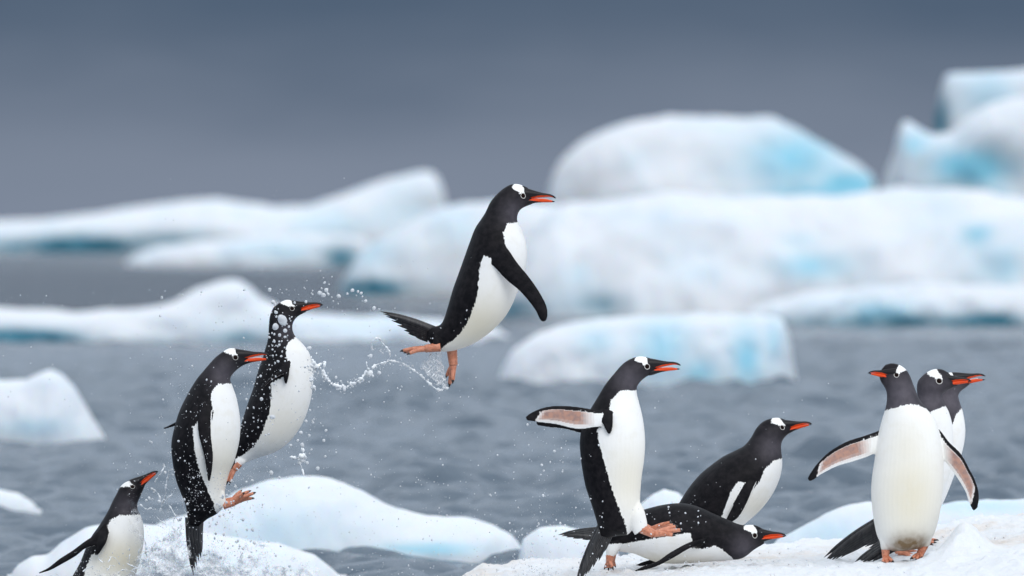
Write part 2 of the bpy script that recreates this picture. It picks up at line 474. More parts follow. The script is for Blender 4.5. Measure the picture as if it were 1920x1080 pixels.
berg('ice_floe', 'large smooth snow mound rising from the water behind the splash', 'ice floe', [
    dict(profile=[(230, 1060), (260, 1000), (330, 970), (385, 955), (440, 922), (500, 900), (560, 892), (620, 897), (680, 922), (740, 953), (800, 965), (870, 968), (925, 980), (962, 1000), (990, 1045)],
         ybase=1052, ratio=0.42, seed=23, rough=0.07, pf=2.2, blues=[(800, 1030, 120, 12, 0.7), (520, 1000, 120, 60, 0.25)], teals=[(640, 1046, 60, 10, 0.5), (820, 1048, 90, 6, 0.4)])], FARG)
berg('ice_floe', 'low lumpy ice floe behind the penguin surfacing from the water', 'ice floe', [
    dict(profile=[(12, 1092), (30, 1062), (60, 1042), (90, 1040), (115, 1016), (160, 988), (220, 978), (290, 985), (350, 992), (420, 1005), (520, 1018), (590, 1040), (650, 1092)], ybase=1092, ratio=0.5, seed=25, rough=0.08, pf=2.2)], FARG)
berg('ice_floe', 'small rounded ice lump behind the hopping penguin tail', 'ice floe', [
    dict(profile=[(965, 1080), (980, 1010), (1010, 990), (1060, 985), (1110, 1000), (1160, 1040), (1180, 1080)], ybase=1080, ratio=0.6, seed=27, rough=0.08, pf=2.2)], FARG)
berg('ice_floe', 'little ice peak showing above the back of the lying penguin', 'ice floe', [
    dict(profile=[(1170, 1080), (1195, 950), (1225, 925), (1245, 917), (1270, 924), (1300, 950), (1350, 1080)], ybase=1070, ratio=0.7, seed=29, rough=0.05, pf=2.2)], FARG)
berg('ice_floe', 'smooth blue white ice bank behind the standing penguins', 'ice floe', [
    dict(profile=[(1420, 1100), (1450, 1015), (1500, 990), (1550, 962), (1595, 944), (1630, 938), (1690, 950), (1740, 952), (1790, 940), (1850, 936), (1950, 932), (2100, 940), (2200, 1100)], ybase=1100, ratio=0.3, seed=31, rough=0.07, pf=2.2, blues=[(1560, 1000, 90, 30, 0.35), (1840, 950, 120, 16, 0.35)])], FARG)
berg('ice_floe', 'thin flat sliver of ice awash on the grey water', 'ice floe', [
    dict(profile=[(1462, 942), (1480, 930), (1520, 922), (1560, 926), (1585, 941)], ybase=942, ratio=1.2, seed=33, rough=0.1)], FARG)

# ------------------------------------------------------------------ the snow bank the penguins stand on
KS = 32.4 / FPX
def X_of(px): return (px - 960) * KS
def snow_h(X, Y):
    px = 960 + X / KS
    z = np.interp(px, [700, 820, 900, 1000, 1140, 1300, 1500, 1680, 1760, 1900, 2100, 2600, 3500], [-0.35, 0.20, 0.262, 0.290, 0.304, 0.318, 0.328, 0.345, 0.375, 0.43, 0.47, 0.5, 0.5])
    # shoulder near the right hand pair, loose pile by the standing bird's foot
    z = z + 0.115 * np.exp(-(((px - 1802) / 36) ** 2 + ((Y - 32.05) / 0.16) ** 2)) + 0.035 * np.exp(-(((px - 1760) / 40) ** 2 + ((Y - 31.9) / 0.2) ** 2))
    z = z - 0.03 * np.clip((32.0 - Y), 0, 3)
    edge = 34.0 + 0.9 * np.clip((px - 1100) / 500, 0, 1) + 0.12 * np.sin(px * 0.021) + 0.06 * np.sin(px * 0.057 + 1)
    z = z - 1.4 * np.clip((Y - edge) / 0.5, 0, 2) ** 1.5
    return np.maximum(z, -0.5)
def build_snow():
    xs = np.concatenate([np.linspace(X_of(640), X_of(2000), 330), np.linspace(X_of(2010), 9, 30)])
    ys = np.concatenate([np.linspace(26, 30.4, 20), np.linspace(30.42, 35.6, 330)])
    X, Y = np.meshgrid(xs, ys)
    Z = snow_h(X, Y)
    n, m = X.shape
    for i in range(n):
        for j in range(m):
            p = Vector((X[i, j], Y[i, j], 0))
            f = noise.fractal(p * 3.0, 0.8, 2.1, 3) * 0.014
            g = noise.fractal(p * 14.0, 0.7, 2.1, 3) * 0.0075
            g += max(0.0, noise.noise(p * 22.0) - 0.2) * 0.024
            Z[i, j] += f + g - 0.004
    V = np.stack([X, Y, Z], -1).reshape(-1, 3)
    idx = np.arange(n * m).reshape(n, m)
    F = np.stack([idx[:-1, :-1], idx[:-1, 1:], idx[1:, 1:], idx[1:, :-1]], -1).reshape(-1, 4)
    me = mesh_of(V.tolist(), F.tolist(), 'snow_bank')
    tag(link('snow_bank', me, M_SNOW), kind='structure')
    rng = random.Random(12)
    VV, FF = [], []
    for _ in range(130):                                   # loose crumbs of snow kicked about
        px = rng.uniform(900, 1930); Yc = rng.uniform(31.0, 34.2); Xc = X_of(px)
        zc = float(snow_h(np.array([Xc]), np.array([Yc]))[0])
        r = rng.uniform(0.002, 0.006)
        off = len(VV)
        for dx, dy, dz in ((1, 0, 0), (-1, 0, 0), (0, 1, 0), (0, -1, 0), (0, 0, 1), (0, 0, -1)):
            q = r * rng.uniform(0.6, 1.3)
            VV.append((Xc + dx * q, Yc + dy * q, zc + 0.004 + dz * q))
        for a, b, c in ((0, 2, 4), (2, 1, 4), (1, 3, 4), (3, 0, 4), (2, 0, 5), (1, 2, 5), (3, 1, 5), (0, 3, 5)):
            FF.append((off + a, off + b, off + c))
    tag(link('snow_crumbs', mesh_of(VV, FF), M_SNOW), 'loose crumbs of snow lying on the trodden bank', 'snow', kind='stuff')
build_snow()

# ------------------------------------------------------------------ penguins
HT_PATCH = [(-11, -27), (-4.5, -26), (0.5, -15), (4.7, -10), (6, -3), (3.8, -3.5), (-2, -5), (-6.4, -3), (-7.3, -6.3), (-13, -9), (-20.3, -13), (-20.8, -17.4), (-17.5, -20.5), (-15, -27)]
UP = [((2, -15.5), (2, 7.5), 10.5), ((8, -14), (7, 7), 9.8), ((14, -12.2), (14, 5.8), 8.4), ((22, -9.6), (23, 4.4), 6.6), ((36, -5.4), (36, 3.2), 4.6), ((48, -3.2), (48, 2.6), 3.6), ((55, -0.9), (55, 3.6), 2.6), ((59, 1.6), (59.4, 5.2), 1.6), ((61, 4.2), (61.2, 5.9), 0.7)]
LO = [((2, 6), (2, 17.5), 9.5), ((8, 5.8), (8, 16.8), 9.0), ((14, 5.4), (14, 15.6), 7.8), ((24, 4.8), (24, 13.6), 5.8), ((37, 5.6), (37, 12.7), 4.0), ((48, 7.8), (48, 12.7), 3.0), ((55, 9.6), (55.5, 12.5), 2.0), ((58.6, 10.8), (59, 12), 0.9)]
UP_OR = [(3, 7), (9, 4.8), (18, 2.2), (30, -0.2), (44, -0.4), (52, 1.0), (57, 3.4), (56, 8), (3, 9)]
LO_OR = [(5, 4), (12, 8.8), (24, 10.4), (37, 13.2), (47, 14.6), (54.5, 13.6), (54, 4), (5, 2)]

class Bird:
    def __init__(self, D, label, base):
        self.D, self.k = D, D / FPX
        self.base = self.w(base[0], base[1], 0)
        self.root = bpy.data.objects.new('penguin', None)
        self.root.empty_display_size = 0.1
        COL.objects.link(self.root)
        self.root.location = self.base
        tag(self.root, label, 'penguin', 'penguins leaping from the sea onto the ice')
        self.V, self.F, self.fid, self.fp = [], [], [], []   # fid 0 body, 1 flipper, 2 black tuft
    def w(self, px, py, d):
        k = self.k
        return Vector(((px - 960) * k, self.D - d * k, HCAM - (py - YH) * k))
    def l(self, px, py, d): return self.w(px, py, d) - self.base

    def loft(self, st, n, m, wratio=0.95, fid=0, ws=None, ds=None, head=False):
        """st rows: ax ay bx by ; rings span A to B in the picture plane, half width across it"""
        rows = []
        st = np.asarray(st, float)
        c = (st[:, :2] + st[:, 2:4]) / 2
        tan = np.gradient(c, axis=0); tan /= np.linalg.norm(tan, axis=1)[:, None] + 1e-9
        ab = st[:, 2:4] - st[:, :2]
        perp = np.abs(ab[:, 0] * tan[:, 1] - ab[:, 1] * tan[:, 0])
        wv = np.asarray(ws, float) if ws is not None else perp / 2 * wratio
        if head and ws is None: wv[-5:] *= np.array([0.93, 0.82, 0.68, 0.52, 0.40])
        dv = np.asarray(ds, float) if ds is not None else np.zeros(len(st))
        P = catmull(np.column_stack([st[:, :4], wv, dv]), n)
        off = len(self.V)
        th = np.linspace(0, 2 * np.pi, m, endpoint=False)
        for r in P:
            cx, cy = (r[0] + r[2]) / 2, (r[1] + r[3]) / 2
            hx, hy = (r[2] - r[0]) / 2, (r[3] - r[1]) / 2
            for t in th:
                co, si = math.cos(t), math.sin(t)
                self.V.append(self.l(cx + hx * co, cy + hy * co, r[5] + r[4] * si))
        c0, c1 = len(self.V), len(self.V) + 1
        for r in (P[0], P[-1]):
            self.V.append(self.l((r[0] + r[2]) / 2, (r[1] + r[3]) / 2, r[5]))
        f = ring_faces(n, m, off, True, (c0, c1))
        self.F += f; self.fid += [fid] * len(f); self.fp += [(0, 0, 0)] * len(f)

    def flipper(self, st, thick=5.0, inner_to_cam=False, fid=1, n=36, m=20):
        """st rows: leading edge x y, trailing edge x y, depth"""
        P = catmull([list(a) + list(b) + [d] for a, b, d in st], n)
        off = len(self.V)
        th = np.linspace(0, 2 * np.pi, m, endpoint=False)
        Ls = [self.l(r[0], r[1], r[4]) for r in P]; Ts = [self.l(r[2], r[3], r[4]) for r in P]
        Cs = [(a + b) / 2 for a, b in zip(Ls, Ts)]
        for i in range(n):
            tg = Cs[min(i + 1, n - 1)] - Cs[max(i - 1, 0)]
            ch = Ts[i] - Ls[i]
            nn = tg.cross(ch)
            if nn.length < 1e-9: nn = Vector((0, -1, 0))
            nn.normalize()
            if nn.y > 0: nn = -nn                          # towards the camera
            tk = self.k * max(1.6, thick * (1 - 0.6 * i / (n - 1)))
            for t in th:
                co, si = math.cos(t), math.sin(t)
                self.V.append(Cs[i] + ch * 0.5 * co + nn * tk * math.copysign(abs(si) ** 0.8, si))
        c0, c1 = len(self.V), len(self.V) + 1
        self.V += [Cs[0], Cs[-1]]
        f = ring_faces(n, m, off, True, (c0, c1))
        self.F += f; self.fid += [fid] * len(f)
        for i in range(n - 1):
            for j in range(m):
                t = (th[j] + math.pi / m)
                a = 0.5 + 0.5 * math.cos(t)                # 0 leading .. 1 trailing
                camside = math.sin(t) > 0
                inner = camside == inner_to_cam
                self.fp.append((a, i / (n - 1), 1.0 if inner else -1.0))
        self.fp += [(0.5, 0, -1), (0.5, 1, -1)] * m

    def finish(self, E, T, white, greyc, front=False, patch=True, creamc=None, dirtc=None, noback=None, grey_r=34, black_below=None):
        self.E, self.T = E, T
        src = mesh_of(self.V, self.F, 'source')
        so = bpy.data.objects.new('source', src); COL.objects.link(so)
        md = so.modifiers.new('r', 'REMESH'); md.mode = 'VOXEL'; md.voxel_size = 0.0031
        ms = so.modifiers.new('s', 'SMOOTH'); ms.factor = 0.5; ms.iterations = 4
        dg = bpy.context.evaluated_depsgraph_get()
        me = bpy.data.meshes.new_from_object(so.evaluated_get(dg))
        bvh = BVHTree.FromPolygons([Vector(v) for v in self.V], self.F)
        bpy.data.objects.remove(so); bpy.data.meshes.remove(src)
        N = len(me.vertices)
        co = np.empty(N * 3, np.float32); me.vertices.foreach_get('co', co); co = co.reshape(-1, 3)
        fi = np.fromiter((bvh.find_nearest(v)[2] for v in map(Vector, co.tolist())), int, N)
        fid = np.array(self.fid)[fi]; fp = np.array(self.fp)[fi]
        k = self.k
        px = 960 + (co[:, 0] + self.base.x) / k
        py = YH - (co[:, 2] + self.base.z - HCAM) / k
        dd = (self.D - co[:, 1] - self.base.y) / k
        wf = sdf_poly(white, px, py)
        if front: wf = np.minimum(wf, (dd + 18) * 0.8)
        if patch:
            self.head_axes()
            hp = [self.h(x, y) for x, y in HT_PATCH]
            wf = np.maximum(wf, sdf_poly(hp, px, py) * 1.2)
        gr = np.zeros(N)
        for gx, gy, rr, st in greyc:
            gr = np.maximum(gr, st * np.exp(-((px - gx) ** 2 + (py - gy) ** 2) / rr ** 2))
        pink = np.zeros(N)
        fl = fid == 1
        a, t, side = fp[:, 0], fp[:, 1], fp[:, 2]
        # outer face black with a thin pale trailing edge; inner face flesh coloured, white behind, black tip and leading edge
        outer_w = np.where(a > 0.955, 1.5, -4.0) - np.clip((t - 0.8) * 30, 0, 6)
        inner_w = np.minimum(np.minimum((a - 0.16 - 0.10 * np.clip(t - 0.3, 0, 1)) * 26, (0.80 - t - 0.10 * (0.5 - a)) * 36), 5)
        wf = np.where(fl, np.where(side > 0, np.clip(inner_w * 3, -9, 9), outer_w * 2), wf)
        pk = np.clip(np.minimum(np.minimum((a - 0.15 - 0.10 * np.clip(t - 0.3, 0, 1)) * 10, (0.90 - a) * 5), np.minimum((t - 0.17) * 6, (0.81 - t - 0.10 * (0.5 - a)) * 12)), 0, 1)
        pink = np.where(fl & (side > 0), pk, 0)
        wf = np.where(fid == 2, -5, wf)
        gr = np.where(fid == 0, gr, 0)
        cream = np.zeros(N)
        if creamc:
            for gx, gy, rx, ry, st in creamc: cream = np.maximum(cream, st * np.exp(-((px - gx) / rx) ** 2 - ((py - gy) / ry) ** 2))
        dirt = np.zeros(N)
        if dirtc:
            for gx, gy, rx, ry, st in dirtc: dirt = np.maximum(dirt, st * np.exp(-(((px - gx) / rx) ** 4) - ((py - gy) / ry) ** 2))
        for nme, arr in (('white', wf), ('grey', gr), ('pink', pink), ('cream', cream), ('dirt', dirt)):
            setattr_f(me, nme, arr)
        me.name = 'body'
        me.materials.clear()
        self.body = link('body', me, M_PLUM, self.root)
        self.bvh = BVHTree.FromPolygons([Vector(v) for v in co.tolist()], [tuple(p.vertices) for p in me.polygons])

    def head_axes(self):
        ex, ey = self.E; tx, ty = self.T
        v = (tx - ex, ty - ey)
        L = math.hypot(*v)
        self.hs = L / 61.2
        self.flip = v[0] < 0
        t0 = math.atan2(5, 61 * (-1 if self.flip else 1))
        self.ha = math.atan2(v[1], v[0]) - t0
    def h(self, x, y):
        if self.flip: x = -x
        c, s = math.cos(self.ha), math.sin(self.ha)
        return (self.E[0] + self.hs * (x * c - y * s), self.E[1] + self.hs * (x * s + y * c))

    def bill(self, open_=True, dh=0.0):
        """two horny halves, lower one hinged up when the bill is shut"""
        for name, st, poly in (('upper_bill', UP, UP_OR), ('lower_bill', LO, LO_OR)):
            V, O = [], []
            n, m = 30, 16
            rot = 0.0
            if name == 'lower_bill' and not open_: rot = -R(6.2)
            def pv(x, y):
                dx, dy = x - 5, y - 6
                return 5 + dx * math.cos(rot) - dy * math.sin(rot), 6 + dx * math.sin(rot) + dy * math.cos(rot)
            P = catmull([list(a) + list(b) + [w] for a, b, w in st], n)
            pts = []
            for r in P:
                cx, cy, hx, hy = (r[0] + r[2]) / 2, (r[1] + r[3]) / 2, (r[2] - r[0]) / 2, (r[3] - r[1]) / 2
                for j in range(m):
                    t = 2 * math.pi * j / m
                    x, y = cx + hx * math.cos(t), cy + hy * math.cos(t)
                    pts.append((x, y))
                    X, Y = self.h(*pv(x, y))
                    V.append(self.l(X, Y, dh + self.hs * r[4] * math.copysign(abs(math.sin(t)) ** 0.85, math.sin(t))))
            for r in (P[0], P[-1]):
                x, y = (r[0] + r[2]) / 2, (r[1] + r[3]) / 2
                pts.append((x, y)); X, Y = self.h(*pv(x, y)); V.append(self.l(X, Y, dh))
            F = ring_faces(n, m, 0, True, (n * m, n * m + 1))
            me = mesh_of(V, F, name)
            pts = np.array(pts)
            setattr_f(me, 'orange', sdf_poly(poly, pts[:, 0], pts[:, 1]))
            link(name, me, M_BILL, self.root)
        if open_:
            V = []
            for x, y, r in ((12, 6.2, 4), (24, 5.6, 3.2), (36, 5.6, 2.6), (46, 6.6, 1.6)):
                for j in range(8):
                    t = 2 * math.pi * j / 8
                    X, Y = self.h(x, y + 1.0 * math.sin(t)); V.append(self.l(X, Y, dh + self.hs * r * math.cos(t)))
            for x, y in ((12, 6.2), (47, 6.8)):
                X, Y = self.h(x, y); V.append(self.l(X, Y, dh))
            link('tongue', mesh_of(V, ring_faces(4, 8, 0, True, (32, 33))), M_MOUTH, self.root)

    def eyes(self, r=4.9, sides=(1, -1), ring=0.11):
        for s in sides:
            X, Y = self.E
            o = self.l(X, Y, 200 * s)
            hit = self.bvh.ray_cast(o, Vector((0, s, 0)))
            if hit[0] is None: continue
            p, nrm = hit[0], hit[1]
            if nrm.y * s > 0: nrm = -nrm
            rr = r * self.k * self.hs
            c = p - nrm * rr * 0.55
            bm = bmesh.new(); bmesh.ops.create_uvsphere(bm, u_segments=16, v_segments=10, radius=rr)
            me = bpy.data.meshes.new('eye'); bm.to_mesh(me); bm.free()
            e = link('eye', me, M_EYE, self.root); e.location = c
            # white bare ring round the eye
            q = nrm.to_track_quat('Z', 'Y')
            V, F = [], []
            na, nb = 24, 8
            for i in range(na):
                a = 2 * math.pi * i / na
                for j in range(nb):
                    b = 2 * math.pi * j / nb
                    rad = rr * (1.02 + ring * math.cos(b))
                    V.append(q @ Vector((rad * math.cos(a), rad * math.sin(a), rr * 0.48 + rr * ring * math.sin(b))))
            for i in range(na):
                for j in range(nb):
                    F.append((i * nb + j, ((i + 1) % na) * nb + j, ((i + 1) % na) * nb + (j + 1) % nb, i * nb + (j + 1) % nb))
            link('eye_ring', mesh_of(V, F), M_RING, e)

    def tube(self, pts, radii, m=8, flat=1.0, up=None):
        """round tapering tube through (x, y, d) points -> verts, faces"""
        P = catmull([[x, y, d, 0, r] for (x, y, d), r in zip(pts, radii)], 12)
        C = [self.l(r[0], r[1], r[2]) for r in P]
        V = []
        for i, r in enumerate(P):
            tg = (C[min(i + 1, 11)] - C[max(i - 1, 0)]).normalized()
            u = (up or Vector((0, -1, 0)))
            s = tg.cross(u); s = s.normalized() if s.length > 1e-6 else Vector((1, 0, 0))
            b = s.cross(tg).normalized()
            rad = r[4] * self.k
            for j in range(m):
                t = 2 * math.pi * j / m
                V.append(C[i] + s * rad * math.cos(t) + b * rad * flat * math.sin(t))
        V += [C[0], C[-1]]
        return V, ring_faces(12, m, 0, True, (12 * m, 12 * m + 1))

    def foot(self, ankle, mid, tips, r=7.5):
        V, F = [], []
        def add(v, f):
            o = len(V); V.extend(v); F.extend(tuple(i + o for i in q) for q in f)
        add(*self.tube([ankle, tuple((a + b) / 2 for a, b in zip(ankle, mid)), mid], [r * 1.05, r * 0.95, r * 0.85]))
        for t in tips:
            q = tuple(a * 0.5 + b * 0.5 for a, b in zip(mid, t))
            q = (q[0], q[1] - 1.5, q[2])
            add(*self.tube([mid, q, t], [r * 0.68, r * 0.52, r * 0.36]))
        M = self.l(*mid)
        order = sorted(tips, key=lambda t: t[2])
        for a, b in zip(order[:-1], order[1:]):            # web between neighbouring toes
            A, B = self.l(*a), self.l(*b)
            A2, B2 = M.lerp(A, 0.86), M.lerp(B, 0.86)
            C2 = M.lerp((A + B) / 2, 0.72)
            nn = (A - M).cross(B - M)
            nn = nn.normalized() * self.k * 1.2 if nn.length > 1e-9 else Vector((0, 0, self.k))
            add([M + nn, A2 + nn, C2 + nn, B2 + nn, M - nn, A2 - nn, C2 - nn, B2 - nn],
                [(0, 1, 2, 3), (7, 6, 5, 4), (0, 4, 5, 1), (1, 5, 6, 2), (2, 6, 7, 3), (3, 7, 4, 0)])
        f = link('foot', mesh_of(V, F), M_FOOT, self.root)
        for t in tips:
            dx, dy, dz = (t[0] - mid[0], t[1] - mid[1], t[2] - mid[2])
            L = math.sqrt(dx * dx + dy * dy + dz * dz) + 1e-6
            s = 5.5 / L
            v, fc = self.tube([(t[0] - dx * s * 0.4, t[1] - dy * s * 0.4, t[2] - dz * s * 0.4), (t[0] + dx * s * 0.4, t[1] + dy * s * 0.4 + 0.2, t[2] + dz * s * 0.4), (t[0] + dx * s, t[1] + dy * s + 1.4, t[2] + dz * s)], [r * 0.34, r * 0.24, r * 0.06], m=6)
            link('claw', mesh_of(v, fc), M_CLAW, f)

    def tail(self, a, b, tips, spread=14, wd=3.6, d0=0.0):
        """stiff quills fanned from the rump between a and b"""
        n = len(tips)
        root = None
        for i, t in enumerate(tips):
            f = i / max(1, n - 1)
            x0, y0 = a[0] + (b[0] - a[0]) * f, a[1] + (b[1] - a[1]) * f
            d = t[2] if len(t) > 2 else d0 + spread * (((i * 7) % n) / max(1, n - 1) - 0.5) * 2
            dx, dy = t[0] - x0, t[1] - y0
            L = math.hypot(dx, dy)
            ux, uy = dx / L, dy / L
            bow = 0.03 * L
            p = [(x0 - ux * 10, y0 - uy * 10, d0 + (d - d0) * 0.3), (x0 + dx * 0.35 - uy * bow, y0 + dy * 0.35 + ux * bow, d0 + (d - d0) * 0.6), (x0 + dx * 0.75 - uy * bow * 0.7, y0 + dy * 0.75 + ux * bow * 0.7, d0 + (d - d0) * 0.9), (t[0], t[1], d)]
            v, fc = self.tube(p, [wd * 1.5, wd * 1.25, wd * 0.85, 0.25], m=8, flat=0.45)
            me = mesh_of(v, fc)
            if root is None:
                root = link('tail', me, M_TAIL, self.root)
            else:
                link('tail_feather', me, M_TAIL, root)

def mirror_f(st, dx=0, dy=0):
    return [((a[0] + dx, a[1] + dy), (b[0] + dx, b[1] + dy), -d) for a, b, d in st]

# --- bird in full flight above the water
z1 = zoom(680, 310, 2.4)
def pairs(ds, vs): return [list(a) + list(b) for a, b in zip(ds, vs)]
b = Bird(32.5, 'penguin in full flight, highest above the water, tail stretched behind', (835, 727))
D1 = z1([(292, 737), (310, 728), (330, 724), (350, 716), (366, 690), (385, 630), (405, 560), (430, 490), (455, 420), (480, 350), (505, 285), (532, 243), (552, 212)]) + [(920, 378), (934, 361.7), (946, 352), (958, 345.8), (971, 345), (982, 348.5), (990, 352)]
V1 = z1([(288, 778), (300, 796), (325, 820), (360, 838), (425, 830), (510, 796), (600, 728), (660, 652), (708, 540), (736, 450), (738, 365), (717, 292), (699, 258)]) + [(969.7, 409), (971.5, 400), (976, 393), (983, 388.5), (990, 385.5), (996, 383.5), (1000, 382)]
b.loft(pairs(D1, V1), 90, 44, head=True)
b.loft([(826, 622, 850, 628), (832, 640, 857, 645), (838, 658, 855, 660)], 14, 20, ds=[-8, -10, -11])
b.loft([(815, 628, 832, 642), (812, 640, 826, 652), (812, 647, 818, 654)], 12, 18, ds=[18, 22, 24])
fs = [((p[0]), (q[0]), d) for p, q, d in [(z1([a]), z1([c]), d) for a, c, d in [((590, 325), (548, 415), 38), ((645, 365), (588, 455), 56), ((695, 435), (645, 515), 65), ((745, 497), (702, 562), 72), ((790, 560), (748, 613), 78), ((825, 625), (778, 655), 82), ((833, 670), (798, 695), 84), ((826, 696), (812, 702), 84)]]]
b.flipper(fs); b.flipper(mirror_f(fs))
b.finish((981, 367), (1042, 371.5), z1([(720, 250), (652, 262), (632, 305), (640, 350), (662, 395), (600, 440), (575, 415), (545, 405), (530, 440), (522, 520), (515, 590), (495, 650), (470, 710), (440, 755), (400, 790), (365, 815), (350, 830), (345, 870), (500, 900), (850, 600), (800, 300)]), [(965, 398, 26, 0.7)], creamc=[(890, 610, 90, 60, 0.8)])
b.bill(True); b.eyes()
b.tail((806, 614), (793, 634), [(713, 584), (718, 588), (724, 593), (734, 601), (745, 610), (757, 619), (765, 625), (778, 630)])
b.foot((826, 650, 24), (797, 653.5, 24), [(762, 660, 12), (756, 657, 25), (768, 662, 38)], r=8.5)
b.foot((847, 655, -11), (850, 685, -11), [(843, 720, -20), (849, 713, -2), (838, 704, -28)], r=9.5)

# --- bird going straight up, its bill over its neighbour's neck
b = Bird(32.3, 'penguin shooting straight up, flipper pressed to its side, feet tucked forward', (366, 1079))
P2 = [(353, 984, 374, 987), (351.5, 968, 388, 974), (347, 945, 406, 964), (339, 925, 418, 951), (330, 900, 421, 925), (324, 870, 428, 892), (321, 836, 440, 862), (326, 805, 449, 825), (337, 769, 450.5, 790), (355, 733, 444.5, 750), (370, 709, 436, 724), (380, 697, 431.7, 712), (391, 684, 435, 703), (404, 670, 444, 693.5), (417, 660, 453, 687), (430, 653, 461, 683), (443, 653.5, 467, 680.5), (451, 655.5, 471, 679)]
b.loft(P2, 90, 44, head=True)
b.loft([(396, 920, 422, 922), (404, 938, 424, 938), (410, 953, 424, 949)], 12, 20, ds=[12, 14, 14])
b.loft([(396, 920, 420, 922), (404, 938, 421, 938), (410, 950, 422, 946)], 12, 20, ds=[-12, -14, -14])
fs = [((381, 752), (400, 757), 42), ((373, 785), (398, 780), 57), ((375, 815), (398.5, 815), 63), ((384.5, 852), (402, 850), 65), ((389, 880), (400.5, 878), 65), ((392, 899), (396, 901), 65)]
b.flipper(fs, 4.5)
b.flipper([((358, 755), (358, 785), -42), ((338, 785), (336, 797), -60), ((318, 797), (318, 803), -72), ((303, 804), (304, 807), -82)], 3.5)
b.finish((442, 670), (505, 666.5), [(440, 719), (410, 719.6), (398.6, 732.6), (397, 748), (402, 774), (398, 790), (372, 790), (363, 800), (365, 825), (368.5, 852), (376, 883), (387, 909), (400, 940), (407, 962), (430, 975), (480, 900), (480, 780)], [(420, 700, 26, 0.8)], creamc=[(425, 880, 40, 60, 0.6)])
b.bill(True); b.eyes(r=4.6, ring=0.075)
b.tail((353, 980), (377, 985), [(363, 1080), (366, 1072), (369, 1062), (373, 1052), (377, 1046), (379, 1036)], spread=10)
b.foot((419, 947, 14), (440, 942, 15), [(476, 924, 20), (472, 934, 6), (457, 925, 30)], r=7.5)
b.foot((418, 943, -14), (436, 938, -15), [(466, 922, -20), (462, 930, -6), (450, 922, -30)], r=7.0)

# --- bird behind it, covered in drops
b = Bird(32.85, 'penguin spattered with water drops, white breast streaming, rising beside another', (430, 895))
P3 = [(439, 863, 443, 874), (441, 845, 458, 869), (443, 831, 482, 859), (448, 810, 513, 849), (454, 789, 540, 831), (464, 758, 562, 803), (475, 727, 577, 770), (484, 695, 586, 730), (492, 673, 587, 694), (497, 655, 580, 662), (501, 642, 566, 643), (503, 630, 554, 631), (504, 612, 548.5, 618), (506, 593, 549.5, 605), (512, 578, 556, 595.5), (522, 569, 563, 590.5), (537, 562, 569, 587.5), (550, 564, 573, 586), (557, 566.5, 576, 585)]
b.loft(P3, 90, 44, head=True)
b.loft([(455, 846, 468, 852), (444, 858, 460, 868), (440, 867, 449, 875)], 10, 18, ds=[6, 9, 10], ws=[4, 7, 6])
fs = [((546, 676), (526, 690), 42), ((538, 694), (520, 700), 60), ((515, 706), (506, 711), 78), ((500, 721), (496, 724), 96), ((490, 730), (489, 732), 106)]
b.flipper(fs, 4.0); b.flipper(mirror_f(fs), 4.5)
b.flipper([((530, 684), (545, 682), 46), ((532, 700), (544, 700), 59), ((534, 713), (541, 714), 60), ((536, 718), (539, 719), 60)], 4.0, fid=2, n=16)
b.finish((548, 578), (605.5, 572), [(558, 629), (541.7, 641.7), (536.7, 653), (538, 665), (542, 684), (535, 705), (508.5, 717), (511, 743), (506, 774), (493, 810), (477, 836), (457, 852), (438, 862), (440, 885), (520, 880), (620, 780), (620, 640)], [(540, 616, 22, 0.6)], creamc=[(530, 800, 60, 50, 0.4)])
b.bill(False); b.eyes(r=4.6, ring=0.075)
b.tail((437, 862), (444, 874), [(402, 905), (405, 908), (409, 912), (414, 914), (420, 914)], spread=10)
b.foot((449, 869, 12), (440, 880, 12), [(422, 897, 6), (426, 902, 14), (432, 903, 20)], r=6.5)

# --- bird just breaking out of the sea
b = Bird(32.6, 'penguin just breaking out of the splash, bill raised, only upper body clear', (190, 1160))
P4 = [(118, 1130, 170, 1165), (124, 1108, 225, 1140), (135, 1082, 248, 1098), (150, 1055, 258, 1066), (162, 1025, 266, 1037), (172, 1005, 270, 1009), (184, 988, 269, 985), (195, 971, 264, 967), (203, 957, 258, 955), (211, 940, 258, 943), (219, 925, 263.5, 930), (226, 912, 268, 919.5), (235.6, 904, 271, 912.5), (247, 900.5, 273.5, 907), (254, 899, 275, 904.5)]
b.loft(P4, 80, 44, head=True)
fs = [((198, 978), (206, 1010), 36), ((180, 1000), (186, 1020), 55), ((160, 1014), (164, 1026), 66), ((140, 1029), (146, 1040), 74), ((115, 1045), (120, 1055), 80), ((95, 1061), (99, 1066), 84), ((77, 1070), (79, 1072), 86)]
b.flipper(fs, 4.5); b.flipper([((225, 985), (230, 1010), -36), ((232, 1010), (245, 1025), -60), ((236, 1040), (250, 1050), -78), ((236, 1075), (244, 1080), -90)], 4.0)
b.flipper([((182, 996), (205, 990), 44), ((184, 1015), (204, 1010), 57), ((181, 1030), (193, 1030), 60), ((180, 1038), (186, 1039), 60)], 4.0, fid=2, n=16)
b.finish((249, 912), (296.5, 884), [(275, 964), (224.4, 965.6), (209, 973), (203.3, 984.4), (203.3, 1004), (193, 1026), (173, 1040), (162, 1065), (155, 1100), (150, 1160), (300, 1180), (310, 980)], [(236, 950, 24, 0.55)], creamc=[(230, 1045, 60, 40, 0.9)])
b.bill(False); b.eyes(r=4.6, ring=0.075)
b.tail((118, 1132), (135, 1155), [(75, 1180), (80, 1186), (88, 1192), (98, 1196)], spread=10)

